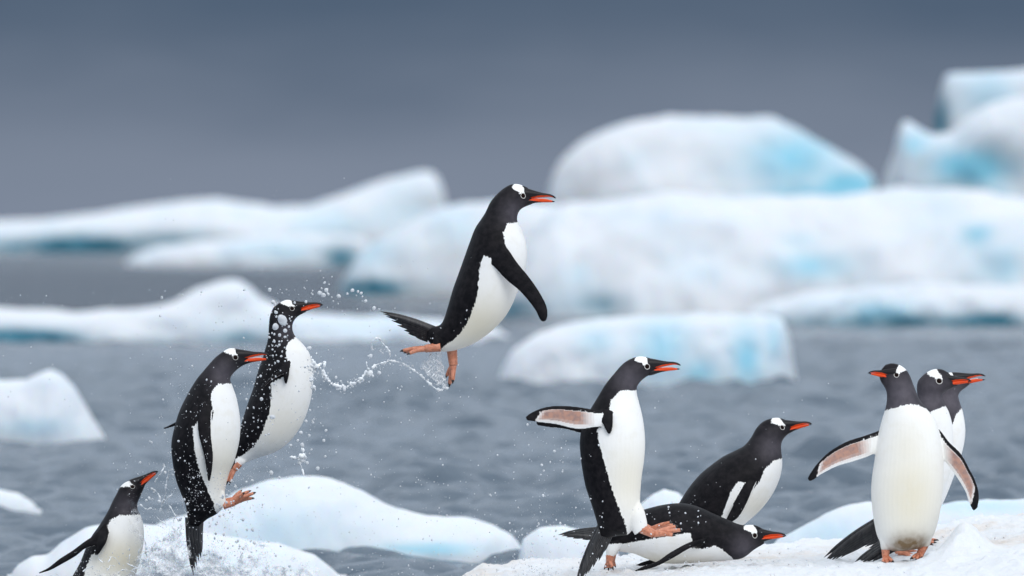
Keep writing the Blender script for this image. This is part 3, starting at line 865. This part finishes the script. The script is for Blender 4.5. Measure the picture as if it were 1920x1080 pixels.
# --- bird hopping up the bank, flippers thrown back
b = Bird(31.9, 'upright penguin hopping over the lying one with pink underwing thrown back', (1140, 1085))
P5 = [(1122, 1003, 1140, 1009), (1121.5, 990, 1158, 1005), (1115, 965, 1180, 1000), (1106, 937, 1198, 965), (1098, 913, 1200.5, 925), (1093, 888, 1203, 895), (1089, 860, 1207.6, 863), (1087, 831, 1209.6, 832), (1090, 805, 1208, 803), (1098, 783, 1204, 778), (1110, 762, 1198, 754), (1121, 744, 1194, 737), (1135, 721, 1195, 724), (1151, 701, 1203, 713.5), (1167, 683, 1212, 706.5), (1182, 673, 1220, 702.5), (1200, 668, 1228, 699.5), (1214, 670, 1233, 697.5), (1222, 672.5, 1236, 696.5)]
b.loft(P5, 90, 44, head=True)
b.loft([(1166, 925, 1190, 922), (1172, 965, 1207, 955), (1182, 988, 1212, 973), (1190, 1003, 1214, 985)], 18, 22, ds=[8, 15, 17, 18], ws=[8, 17, 13, 9])
b.loft([(1162, 925, 1186, 922), (1168, 965, 1202, 955), (1178, 985, 1206, 973), (1186, 998, 1206, 983)], 18, 22, ds=[-8, -15, -17, -18], ws=[8, 17, 13, 9])
fs = [((1146, 768), (1140, 802), 40), ((1123, 768), (1123, 799), 58), ((1082, 761), (1082, 803), 68), ((1041, 759), (1041, 794), 74), ((1013, 764), (1011, 790.5), 78), ((992, 774), (996, 788), 80), ((985, 781), (989, 787), 80)]
b.flipper(fs, 4.5, True); b.flipper(mirror_f(fs, 20, 13), 4.5)
b.flipper([((1122, 766), (1149, 770), 50), ((1128, 788), (1149, 790), 60), ((1134, 803), (1147, 805), 62), ((1139, 812), (1143, 813), 62)], 4.0, fid=2, n=18)
b.finish((1213.3, 687), (1276, 685), [(1205, 731.5), (1163.6, 731.6), (1145, 748), (1142, 765), (1144, 790), (1128, 800), (1118.8, 803), (1121, 823), (1131, 860), (1141, 897), (1153, 933), (1164, 962), (1174, 986), (1178, 1020), (1240, 1010), (1240, 740)], [(1180, 712, 30, 0.8)], creamc=[(1180, 900, 50, 70, 0.6)])
b.bill(True); b.eyes()
b.tail((1122, 996), (1142, 1008), [(1080, 1094), (1086, 1092), (1091, 1086), (1097, 1081), (1103, 1074), (1112, 1064), (1123, 1052), (1132, 1036)], spread=16, wd=4.2)
b.foot((1203, 990, 18), (1226, 1001, 18), [(1275, 993, 22), (1266, 987, 8), (1261, 1002, 32)], r=9)
b.foot((1200, 985, -18), (1220, 994, -18), [(1262, 985, -22), (1256, 980, -8), (1250, 992, -32)], r=8)

# --- bird flat on its belly
b = Bird(32.5, 'penguin lying flat on its belly, chin on the snow', (1250, 1058))
P6 = [(1116, 994, 1115, 1009), (1138, 983, 1140, 1020), (1165, 971, 1160, 1033), (1190, 961, 1188, 1038), (1212, 954, 1208, 1046), (1240, 947, 1234, 1055), (1267, 943.5, 1262, 1057), (1291, 945, 1292, 1056), (1314, 952, 1322, 1054), (1338, 963, 1350, 1052), (1362, 973, 1372, 1050), (1380, 981, 1388, 1048), (1393, 984.5, 1400, 1042), (1404, 984, 1411, 1033), (1415, 984.5, 1420, 1027), (1424, 988, 1428, 1022.5), (1431, 992, 1433, 1019.5)]
b.loft(P6, 90, 44, head=True)
b.loft([(1140, 1015, 1172, 1012), (1136, 1028, 1158, 1032), (1136, 1042, 1151, 1043)], 14, 20, ds=[16, 18, 18])
b.loft([(1142, 1015, 1174, 1012), (1140, 1028, 1162, 1032), (1142, 1042, 1155, 1043)], 14, 20, ds=[-16, -18, -18])
fs = [((1328, 1006), (1308, 1026), 48), ((1294, 1013), (1296, 1024), 66), ((1256, 1032), (1262, 1043), 78), ((1230, 1049), (1234, 1057), 88), ((1206, 1057), (1210, 1065), 94), ((1188, 1066), (1190, 1068), 97)]
b.flipper(fs, 3.5); b.flipper(mirror_f(fs), 3.5)
b.finish((1415, 1003.5), (1474, 1005), [(1120, 1012), (1145, 1019), (1170, 1018), (1219.6, 1009), (1260, 1001), (1293.7, 997), (1297, 1012), (1290, 1024), (1314, 1028), (1338, 1022), (1353, 1028), (1371, 1044), (1381, 1056), (1300, 1090), (1110, 1080)], [(1395, 1028, 26, 0.7)], creamc=[(1230, 1050, 90, 14, 0.6)])
b.bill(False); b.eyes()
b.tail((1118, 994), (1120, 1010), [(1047, 1003.5), (1053, 1005.5), (1062, 1007.5), (1074, 1009.5), (1092, 1011), (1058, 1004)], spread=14)
b.foot((1143.5, 1040, 18), (1142.5, 1053, 18), [(1135, 1063, 8), (1141, 1064, 20), (1148, 1063, 30)], r=7.5)
b.foot((1148, 1040, -18), (1147, 1052, -18), [(1140, 1061, -8), (1146, 1062, -20), (1153, 1061, -30)], r=7.5)

# --- bird bent forward behind it
b = Bird(33.05, 'penguin leaning forward behind the lying one, flipper angled down', (1330, 1042))
P7 = [(1250, 1008, 1272, 1028), (1256, 985, 1310, 1030), (1264, 962, 1350, 1015), (1275, 940, 1387, 990), (1294, 911, 1424, 958), (1312, 890, 1445, 932), (1332, 873, 1459, 905), (1356, 856, 1466, 879), (1380, 844, 1466.5, 860), (1396, 835, 1465, 846), (1409, 819, 1465, 833), (1418, 803, 1469, 823), (1430, 791, 1476, 815.5), (1444, 785, 1481, 812), (1457, 783, 1485, 810), (1467, 785, 1488, 808), (1472, 786.5, 1490, 807)]
b.loft(P7, 90, 44, head=True)
b.loft([(1300, 1005, 1345, 1005), (1315, 1018, 1342, 1020), (1322, 1030, 1338, 1030)], 12, 20, ds=[18, 19, 19])
b.loft([(1300, 1005, 1345, 1005), (1315, 1018, 1342, 1020), (1322, 1030, 1338, 1030)], 12, 20, ds=[-18, -19, -19])
fs = [((1398, 885), (1424, 892), 44), ((1392, 905), (1413, 909), 57), ((1376.5, 938), (1398, 943), 61), ((1364, 962), (1384, 967), 62), ((1359, 972), (1371, 977), 62)]
b.flipper(fs, 4.5); b.flipper(mirror_f(fs), 4.5)
b.finish((1466.4, 801), (1522.3, 795), [(1480, 856), (1450.7, 862), (1433, 878.5), (1421, 905), (1410, 915), (1395, 903), (1382.6, 900.7), (1370.7, 917), (1360, 944), (1353, 964), (1335, 1000), (1300, 1012), (1300, 1050), (1400, 1060), (1520, 950)], [(1448, 838, 28, 0.75)], creamc=[(1420, 950, 40, 30, 0.5)])
b.bill(False); b.eyes()
b.tail((1250, 1008), (1262, 1026), [(1196, 1036), (1202, 1038), (1210, 1040), (1220, 1042)], spread=14)
b.foot((1330, 1028, 19), (1334, 1038, 19), [(1362, 1041, 10), (1366, 1042, 20), (1360, 1043, 30)])
b.foot((1330, 1028, -19), (1334, 1038, -19), [(1360, 1040, -10), (1364, 1041, -20), (1358, 1042, -30)])

# --- bird facing us with both flippers held out
b = Bird(32.2, 'penguin standing chest forward with both flippers out, head turned aside', (1690, 1056))
P8 = [(1672, 1033, 1700, 1032), (1658, 1026, 1732, 1026), (1646, 1008, 1748, 1008), (1640, 985, 1757, 985), (1635.5, 955, 1763.5, 955), (1633.5, 925, 1767.5, 922), (1635, 895, 1769.5, 890), (1639, 868, 1769, 862), (1643, 838, 1766, 835), (1649, 806, 1759, 803), (1655, 783, 1749, 780), (1659, 770, 1737, 764), (1662, 757, 1727, 753), (1663, 743, 1721, 742), (1661, 731, 1716, 730), (1656, 722, 1711, 717), (1652, 716, 1706, 704), (1650, 711.5, 1698, 692), (1649, 707, 1686, 684), (1648.5, 702, 1672, 681), (1648.5, 698, 1660, 684)]
b.loft(P8, 96, 44, ws=[20, 38, 50, 56, 59, 60, 60, 58, 55, 50, 45, 39, 33, 29, 26, 24.5, 22.5, 18.5, 14, 9.5, 6])
b.loft([(1646, 998, 1676, 1000), (1649, 1015, 1671, 1016), (1651.5, 1030, 1668, 1031)], 14, 22, ds=[12, 12, 12], ws=[18, 13, 9])
b.loft([(1714, 998, 1750, 998), (1719, 1012, 1746, 1012), (1723, 1025, 1742, 1024)], 14, 22, ds=[12, 12, 12], ws=[18, 13, 9])
b.flipper([((1664, 800), (1660, 848), -4), ((1645, 808), (1640, 851), 4), ((1618, 817), (1622, 858), 12), ((1587, 827), (1595, 866.5), 18), ((1556, 844.5), (1567.7, 874.5), 22), ((1533, 866), (1538, 889.5), 24), ((1519, 885), (1525, 899), 25), ((1513, 896), (1517, 902), 25)], 4.5, True)
b.flipper([((1745, 796), (1750, 850), -4), ((1761, 805), (1768, 862), 4), ((1778, 827), (1781.5, 878), 12), ((1801, 850), (1797, 901), 18), ((1816.5, 878), (1809, 922), 22), ((1828, 901), (1814, 938), 24), ((1834.8, 928), (1818.5, 949), 25), ((1832, 951), (1823.5, 957.5), 25)], 4.5, True)
b.finish((1680, 702.8), (1627.5, 699.5), [(1655, 772), (1661, 769), (1676, 764), (1690, 759), (1705, 757), (1720, 759), (1734, 765), (1752, 780), (1766, 805), (1780, 840), (1790, 900), (1780, 1000), (1760, 1050), (1640, 1050), (1628, 1000), (1624, 950), (1624, 900), (1630, 865), (1638, 835), (1646, 800)], [(1690, 735, 34, 1.0), (1690, 755, 40, 0.9)], front=True, creamc=[(1705, 930, 62, 100, 0.85), (1700, 850, 46, 70, 0.55)], dirtc=[(1704, 1020, 36, 22, 1.0), (1695, 1034, 42, 12, 1.0)])
b.bill(False, dh=10); b.eyes(r=5.2)
b.tail((1668, 1018), (1672, 1034), [(1605, 1056), (1611, 1056.5), (1618, 1056.5), (1627, 1056), (1638, 1054)], spread=10, d0=-46, wd=4.2)
b.foot((1660, 1027, 12), (1660, 1045, 13), [(1654, 1053, 30), (1662, 1055, 36), (1672, 1051, 30)], r=7.8)
b.foot((1732.5, 1021, 12), (1724, 1040, 12), [(1709, 1045, 26), (1717, 1048, 34), (1727, 1044, 32)], r=8.2)

# --- the two behind it
b = Bird(32.7, 'penguin with large eye ring just behind the one facing forward', (1690, 1043))
P9 = [(1648, 992, 1668, 1013), (1655, 968, 1700, 1025), (1664, 930, 1728, 1002), (1674, 890, 1757, 955), (1685, 850, 1778, 900), (1698, 810, 1787, 848), (1710, 778, 1786, 800), (1718, 758, 1779, 772), (1720, 742, 1770, 756), (1719, 729, 1766, 744), (1721, 715, 1772, 735), (1728, 706, 1780, 730), (1738, 698, 1786, 727), (1750, 692.5, 1790, 725), (1764, 692, 1793, 724), (1774, 696, 1795, 723), (1779, 699, 1796, 722.5)]
b.loft(P9, 90, 44, head=True)
b.loft([(1665, 1000, 1700, 1005), (1668, 1015, 1694, 1018), (1672, 1028, 1688, 1029)], 12, 20, ds=[16, 16, 16])
b.loft([(1675, 1000, 1710, 1005), (1678, 1015, 1704, 1018), (1682, 1028, 1698, 1029)], 12, 20, ds=[-16, -16, -16])
fs = [((1722, 790), (1748, 798), 40), ((1714, 825), (1738, 836), 54), ((1704, 868), (1725, 878), 58), ((1698, 905), (1706, 908), 58)]
b.flipper(fs); b.flipper(mirror_f(fs))
b.finish((1760, 713.8), (1821, 715), [(1795, 757), (1770, 761), (1757.5, 766), (1744, 770.6), (1735, 785), (1728, 820), (1722, 860), (1716, 900), (1708, 940), (1690, 990), (1660, 1015), (1660, 1050), (1800, 1050), (1860, 850)], [(1745, 745, 40, 1.0)])
b.bill(False, dh=4); b.eyes(r=5.6)
b.tail((1643, 978), (1654, 1006), [(1545, 1046), (1544, 1053), (1549, 1053), (1557, 1052), (1566, 1049), (1576, 1046), (1588, 1040), (1600, 1030)], spread=12, wd=4.4)
b.foot((1678, 1026, 16), (1684, 1036, 16), [(1710, 1040, 8), (1714, 1041, 18), (1706, 1042, 28)], r=6.5)
b.foot((1690, 1026, -16), (1696, 1034, -16), [(1722, 1036, -8), (1726, 1037, -18), (1718, 1038, -28)], r=6.5)

b = Bird(33.1, 'penguin mostly hidden behind two others, its bill open and farthest out', (1720, 1025))
P10 = [(1682, 1002, 1702, 1018), (1686, 975, 1735, 1003), (1695, 925, 1766, 948), (1702, 880, 1788, 895), (1712, 840, 1804, 848), (1725, 800, 1810, 810), (1738, 765, 1806, 775), (1745, 742, 1799, 752), (1750, 724, 1797, 741), (1757, 711, 1802, 733), (1768, 702, 1809, 728), (1780, 698.5, 1814, 724), (1793, 699, 1817, 721.5), (1800, 700.5, 1819, 720)]
b.loft(P10, 90, 44, head=True)
b.loft([(1700, 985, 1738, 985), (1708, 1000, 1734, 1003), (1713, 1010, 1729, 1012)], 12, 20, ds=[16, 16, 16])
b.loft([(1705, 985, 1742, 985), (1712, 1000, 1738, 1003), (1717, 1010, 1733, 1012)], 12, 20, ds=[-16, -16, -16])
fs = [((1740, 795), (1764, 802), 40), ((1732, 830), (1755, 840), 54), ((1722, 872), (1742, 882), 58), ((1714, 908), (1722, 911), 58)]
b.flipper(fs); b.flipper(mirror_f(fs))
b.finish((1787, 713), (1847.3, 705), [(1820, 763), (1803, 765), (1791, 776), (1785, 791), (1775, 830), (1765, 880), (1750, 940), (1725, 985), (1700, 1010), (1700, 1040), (1800, 1030), (1860, 850)], [(1785, 748, 40, 1.0)])
b.bill(True); b.eyes()
b.tail((1680, 1000), (1692, 1014), [(1622, 1026), (1628, 1028), (1636, 1030), (1645, 1030)], spread=10)
b.foot((1721, 1009, 16), (1727, 1017, 16), [(1747, 1017, 8), (1750, 1016, 18), (1744, 1019, 28)], r=6.5)
b.foot((1725, 1009, -16), (1731, 1015, -16), [(1752, 1013, -8), (1756, 1013, -18), (1750, 1014, -28)], r=6.5)

# ------------------------------------------------------------------ flung water
KD = 32.4 / FPX
def wp(px, py, D=32.4): k = D / FPX; return Vector(((px - 960) * k, D, HCAM - (py - YH) * k))

def ico(sub):
    bm = bmesh.new(); bmesh.ops.create_icosphere(bm, subdivisions=sub, radius=1.0)
    v = np.array([x.co[:] for x in bm.verts]); f = np.array([[x.index for x in q.verts] for q in bm.faces]); bm.free()
    return v, f
ICO1, ICO2 = ico(1), ico(2)

def drops_mesh(drops):
    V, F, off = [], [], 0
    rng = np.random.default_rng(8)
    for p, r, st in drops:
        v, f = ICO2 if r > 0.0045 else ICO1
        w = v * (1 + 0.10 * np.sin(v[:, [1, 2, 0]] * 2.3 + rng.random(3) * 6)) * r
        w = w * np.array([1 / math.sqrt(st), 1 / math.sqrt(st), st])
        a = rng.uniform(-0.9, 0.9); c, s = math.cos(a), math.sin(a)
        w = np.column_stack([w[:, 0] * c - w[:, 2] * s, w[:, 1], w[:, 0] * s + w[:, 2] * c])
        V.append(w + np.array(p)); F.append(f + off); off += len(v)
    return mesh_of(np.concatenate(V).tolist(), np.concatenate(F).tolist())

rng = random.Random(77)
drops = []
def drop(px, py, r, D=None, st=None):
    D = D or rng.uniform(32.0, 32.9)
    drops.append((wp(px, py, D)[:], r * KD, st or rng.uniform(0.85, 1.3)))
# the large single drops of the photograph
zh = zoom(480, 540, 6)
for x, y, r in [(298, 362, 54), (220, 435, 40), (328, 480, 24), (265, 530, 19), (327, 550, 16), (206, 520, 14), (180, 507, 12), (230, 322, 14), (225, 275, 20), (215, 262, 12), (402, 325, 11), (370, 435, 14), (350, 405, 9), (205, 598, 16), (262, 602, 13), (290, 598, 11), (262, 640, 15), (245, 657, 11), (185, 692, 13), (185, 648, 11), (145, 655, 9), (295, 715, 12), (322, 670, 11), (283, 768, 14), (327, 822, 12), (248, 825, 17), (215, 843, 13), (148, 866, 11), (160, 915, 10), (52, 990, 15), (150, 555, 15), (145, 515, 9), (175, 275, 10), (355, 590, 9), (355, 535, 10), (295, 428, 9), (300, 278, 8), (250, 235, 8), (330, 785, 8), (228, 755, 9), (212, 715, 9), (390, 370, 9), (435, 165, 15), (562, 155, 17)]:
    (qx, qy), = zh([(x, y)]); drop(qx, qy, r / 6, 32.55)
for x, y, r in [(153, 25, 20), (195, 160, 26), (215, 185, 18), (715, 55, 22), (757, 82, 27), (790, 20, 22), (815, 70, 14), (625, 58, 9), (597, 682, 26), (680, 735, 12), (293, 55, 8), (343, 18, 10)]:
    (qx, qy), = zh([(x, y)]); drop(qx, qy, r / 6)
zw = zoom(560, 460, 3.857)
for x, y, r in [(150, 344, 15), (180, 362, 18), (200, 325, 15), (212, 350, 9), (240, 375, 6), (290, 368, 16), (187, 270, 10), (220, 282, 7), (388, 326, 14), (352, 350, 10), (429, 334, 10), (452, 346, 12), (461, 370, 7), (483, 403, 13), (417, 362, 5), (545, 455, 14), (580, 462, 7), (241, 227, 6), (180, 235, 5), (158, 185, 5), (95, 347, 6), (40, 306, 6), (286, 422, 6), (250, 403, 7), (75, 745, 18), (270, 955, 12), (283, 1032, 15), (330, 1040, 14), (583, 922, 15), (520, 800, 14), (540, 757, 6), (594, 768, 7), (502, 800, 7), (660, 614, 7), (700, 798, 6), (737, 818, 7), (745, 1022, 8), (715, 1033, 7), (640, 980, 5)]:
    (qx, qy), = zw([(x, y)]); drop(qx, qy, r / 3.857)
z2 = zoom(270, 520, 1.9286)
for x, y, r in [(460, 707, 11), (628, 691, 10), (590, 671, 8), (650, 590, 7), (658, 554, 7), (567, 562, 9), (530, 608, 8), (597, 572, 7), (556, 590, 6), (465, 505, 12), (425, 440, 8), (572, 607, 10), (455, 43, 8), (467, 88, 9), (640, 57, 7), (705, 67, 8), (753, 47, 7), (586, 520, 7), (611, 525, 6), (655, 648, 6), (597, 760, 5), (330, 757, 7), (370, 740, 6), (395, 800, 6), (410, 760, 5), (350, 545, 5), (425, 520, 4), (440, 570, 5)]:
    (qx, qy), = z2([(x, y)]); drop(qx, qy, r / 1.9286 * 0.8)
def cloud(n, x0, x1, y0, y1, rmin, rmax, bias=0.0, D0=32.0, D1=32.9, gx=None):
    for _ in range(n):
        x = rng.gauss(*gx) if gx else rng.uniform(x0, x1)
        y = y1 - (y1 - y0) * rng.random() ** (1 + bias)
        if not (x0 <= x <= x1): continue
        drop(x, y, rmin + (rmax - rmin) * rng.random() ** 3.5, rng.uniform(D0, D1))
cloud(900, 230, 520, 860, 1090, 0.3, 1.3, 0.3, gx=(350, 75))
cloud(420, 300, 620, 540, 900, 0.5, 2.4)
cloud(520, 230, 560, 820, 1090, 0.5, 3.2, 0.6, gx=(400, 90))
cloud(180, 350, 440, 880, 990, 0.5, 2.6, 0, 31.98, 32.1)
cloud(150, 325, 400, 720, 960, 0.45, 1.5, 0, 31.98, 32.12)
cloud(160, 440, 520, 640, 860, 0.5, 2.2, 0, 32.45, 32.6)
cloud(170, 560, 900, 560, 800, 0.45, 1.8)
cloud(300, 620, 1080, 780, 1080, 0.5, 2.0, 0.4)
cloud(260, 960, 1140, 790, 1085, 0.5, 2.6, 0.8, 31.6, 32.3)
cloud(110, 1080, 1330, 940, 1070, 0.5, 2.0, 0.2, 31.6, 31.78)
cloud(160, 0, 330, 540, 1000, 0.4, 1.5)
cloud(80, 300, 900, 330, 560, 0.4, 1.4)
cloud(70, 1150, 1500, 740, 1000, 0.5, 1.6)
cloud(40, 1500, 1920, 650, 1000, 0.4, 1.1)
for a_, b_, n_ in (((570, 690), (640, 728), 60), ((640, 728), (690, 705), 60), ((690, 705), (735, 678), 50), ((735, 678), (790, 690), 45), ((790, 690), (838, 728), 70), ((697, 640), (730, 665), 25), ((800, 655), (836, 722), 90)):
    for _ in range(n_):
        f = rng.random()
        drop(a_[0] + (b_[0] - a_[0]) * f + rng.gauss(0, 6), a_[1] + (b_[1] - a_[1]) * f + rng.gauss(0, 6), 0.35 + 2.0 * rng.random() ** 3.5, 32.5 + rng.uniform(-0.06, 0.06))
cloud(1400, 200, 600, 860, 1095, 0.25, 1.1, 0.5, gx=(370, 95))
cloud(500, 140, 330, 1030, 1095, 0.25, 1.4, 0.3, 32.2, 32.5)
cloud(420, 560, 1120, 900, 1090, 0.35, 1.4, 0.5)
tag(link('water_spray', drops_mesh(drops), M_DROP), 'fine spray of water drops hanging in the air round the leaping penguins', 'spray', kind='stuff')

def splash(name, label, strands, cat='splash'):
    """ropes of water: tapering beaded tubes along wandering lines"""
    V, F = [], []
    for pts, r0, r1, D in strands:
        P = np.array(pts, float)
        L = np.linalg.norm(np.diff(P, axis=0), axis=1).sum()
        n = max(5, int(L / 1.3)); m = 7
        if len(P) > 2: P = catmull(np.column_stack([P, np.zeros((len(P), 2))]), n)[:, :2]
        else: P = np.linspace(P[0], P[1], n)
        ph = rng.random() * 6; q1 = rng.uniform(0.22, 0.45); q2 = rng.uniform(0.7, 1.1)
        C = [wp(x, y, D + 0.012 * math.sin(i * 0.21 + ph)) for i, (x, y) in enumerate(P)]
        off = len(V)
        for i in range(n):
            tg = (C[min(i + 1, n - 1)] - C[max(i - 1, 0)]).normalized()
            a = tg.cross(Vector((0, 1, 0))).normalized(); b_ = a.cross(tg)
            s = i * 1.3
            r = (r0 + (r1 - r0) * i / (n - 1)) * (0.85 + 0.60 * math.sin(s * q1 + ph) + 0.40 * math.sin(s * q2 + ph * 2))
            r *= min(1, 0.25 + 0.5 * i, 0.25 + 0.5 * (n - 1 - i))
            r = max(0.22, r) * KD
            for j in range(m):
                t = 2 * math.pi * j / m
                V.append(C[i] + a * r * math.cos(t) + b_ * r * math.sin(t))
        c0 = len(V); V.extend([C[0], C[-1]])
        F.extend(ring_faces(n, m, off, True, (c0, c0 + 1)))
    return tag(link(name, mesh_of(V, F), M_SPLASH), label, cat, kind='stuff')

def sheets(parent, specs):
    """torn curtains of water thrown up by the birds, each a crumpled open surface"""
    for (x0, x1, yb, ytop, lean, D, curv, seed) in specs:
        nu, nv = 70, 60
        V, E = [], []
        o = Vector((seed * 7.3, seed * 3.1, seed * 1.7))
        for i in range(nu):
            u = i / (nu - 1)
            H = (yb - ytop) * (0.55 + 0.65 * (noise.fractal(Vector((u * 3.5, seed, 0)), 0.7, 2.0, 3) * 0.5 + 0.5))
            for j in range(nv):
                v = j / (nv - 1)
                x = x0 + (x1 - x0) * u + lean * v * v + (u - 0.5) * 0.35 * (x1 - x0) * v
                y = yb - H * v
                q = Vector((x * 0.03, y * 0.03, 0)) + o
                n1 = noise.fractal(q, 0.8, 2.0, 4); n2 = noise.fractal(q + Vector((9, 3, 5)), 0.8, 2.0, 4)
                V.append(wp(x + 9 * n1, y + 9 * n2, D - curv * math.sin(math.pi * u) * (0.5 + v) + 0.05 * noise.fractal(q * 1.4 + Vector((1, 8, 2)), 0.8, 2.0, 4)))
                E.append(max(v ** 1.5, abs(2 * u - 1) ** 3))
        F = [(i * nv + j, (i + 1) * nv + j, (i + 1) * nv + j + 1, i * nv + j + 1) for i in range(nu - 1) for j in range(nv - 1)]
        me = mesh_of(V, F); setattr_f(me, 'edge', E)
        tag(link('water_curtain', me, M_SHEET, parent), kind='stuff')

S = []
S.append((zw([(40, 880), (110, 870), (165, 900), (195, 960), (245, 1005), (330, 1030)]), 4.2, 2.6, 32.5))
S.append((zw([(110, 890), (185, 850), (180, 930), (230, 990)]), 3.0, 2.0, 32.5))
S.append((zw([(310, 985), (330, 1030), (380, 1005), (440, 985), (480, 930), (530, 945)]), 2.2, 4.6, 32.5))
S.append((zw([(490, 840), (500, 890), (540, 950), (500, 910)]), 1.4, 4.2, 32.5))
S.append((zw([(530, 890), (560, 865), (620, 850), (660, 835), (740, 848)]), 2.2, 1.5, 32.5))
S.append((zw([(530, 760), (530, 695), (575, 672), (610, 710), (640, 745), (662, 795), (640, 840)]), 1.4, 1.6, 32.5))
S.append((zw([(740, 848), (800, 885), (870, 930), (930, 985), (1010, 1045), (1085, 1030)]), 1.7, 2.4, 32.5))
for i in range(9):
    f = rng.random(); a0 = (786 + 49 * f, 690 + 43 * f); a1 = (822 + 17 * f, 655 + 70 * f); g = rng.uniform(0.3, 0.9)
    S.append(([a0, ((a0[0] + a1[0]) / 2 + rng.uniform(-4, 4), (a0[1] + a1[1]) / 2 + rng.uniform(-4, 4)), (a0[0] + (a1[0] - a0[0]) * g, a0[1] + (a1[1] - a0[1]) * g)], 0.8, 0.35, 32.5 + rng.uniform(-0.02, 0.02)))
rope = splash('water_rope', 'twisting rope of flung water stretching to the flying penguin foot', S)

V, E = [], []
for i in range(40):
    for j in range(30):
        u, v = i / 39, j / 29
        x = (784 + 54 * u) * (1 - v) + (824 + 15 * u) * v; y = (686 + 47 * u) * (1 - v) + (652 + 74 * u) * v
        q = Vector((x * 0.06, y * 0.06, 4.0))
        V.append(wp(x + 4 * noise.fractal(q, 0.8, 2, 3), y + 4 * noise.fractal(q + Vector((5, 5, 5)), 0.8, 2, 3), 32.5 + 0.03 * math.sin(u * 3) + 0.02 * noise.fractal(q * 2, 0.8, 2, 3)))
        E.append(0.55 * max(abs(2 * u - 1) ** 4, 0.5 * v))
me = mesh_of(V, [(i * 30 + j, (i + 1) * 30 + j, (i + 1) * 30 + j + 1, i * 30 + j + 1) for i in range(39) for j in range(29)])
setattr_f(me, 'edge', E)
tag(link('water_curtain', me, M_SHEET, rope), kind='stuff')

S = []
zc = zoom(240, 840, 4.5)
S.append((zc([(1470, 0), (1480, 60), (1440, 100), (1470, 180), (1490, 250)]), 3.6, 1.0, 32.4))
S.append((zc([(1365, 75), (1430, 85), (1480, 60)]), 1.8, 4.2, 32.4))
S.append((zc([(1500, 40), (1490, 90), (1450, 110)]), 2.0, 4.0, 32.4))
S.append(([(583, 668), (590, 690), (584, 712), (590, 735)], 2.6, 3.2, 32.5))
for i in range(26):                                  # boiling crown where the birds break the surface
    cx = rng.gauss(335, 62); top = 955 + abs(cx - 325) * 0.55 + rng.uniform(-75, 60)
    y = rng.uniform(max(870, top), 1100)
    ang = rng.uniform(-2.6, -0.5); L = rng.uniform(14, 46)
    pts = [(cx, y)]
    for s in range(4):
        ang += rng.gauss(0, 0.75)
        cx += math.cos(ang) * L / 3; y += math.sin(ang) * L / 3
        pts.append((cx, y))
    S.append((pts, rng.uniform(0.6, 1.3), rng.uniform(0.4, 0.9), rng.choice((32.05, 32.45, 32.55, 32.8, 33.0)) + rng.uniform(-0.05, 0.05)))
for i in range(18):
    cx = rng.uniform(150, 300); y = rng.uniform(1050, 1105)
    pts = [(cx, y)]
    ang = rng.uniform(-2.6, -0.5)
    for s in range(3):
        ang += rng.gauss(0, 0.8); cx += math.cos(ang) * 9; y += math.sin(ang) * 6
        pts.append((cx, y))
    S.append((pts, rng.uniform(0.7, 1.4), 0.6, rng.choice((32.35, 32.4, 32.8))))
for pts in ([(290, 905), (300, 890), (308, 876)], [(282, 915), (296, 925), (303, 945)], [(310, 935), (312, 905), (320, 880)], [(262, 945), (275, 955), (285, 952)], [(300, 960), (306, 940), (320, 930), (330, 915)]):
    S.append((pts, 1.8, 1.0, 32.5))
crown = splash('water_splash', 'boiling white splash where two penguins break out of the sea', S)
sheets(crown, [(250, 350, 1115, 885, -20, 32.52, 0.10, 1), (265, 360, 1115, 940, -15, 32.05, 0.10, 2), (300, 420, 1115, 950, 5, 32.62, 0.08, 3), (370, 500, 1115, 950, 15, 32.5, 0.10, 4),
               (360, 470, 1115, 985, 10, 32.04, 0.08, 5), (140, 290, 1118, 1045, -10, 32.3, 0.06, 6), (470, 600, 1115, 1010, 25, 32.55, 0.08, 7), (60, 180, 1118, 1050, -15, 32.75, 0.06, 8), (280, 420, 1115, 1010, 0, 31.95, 0.1, 9)])
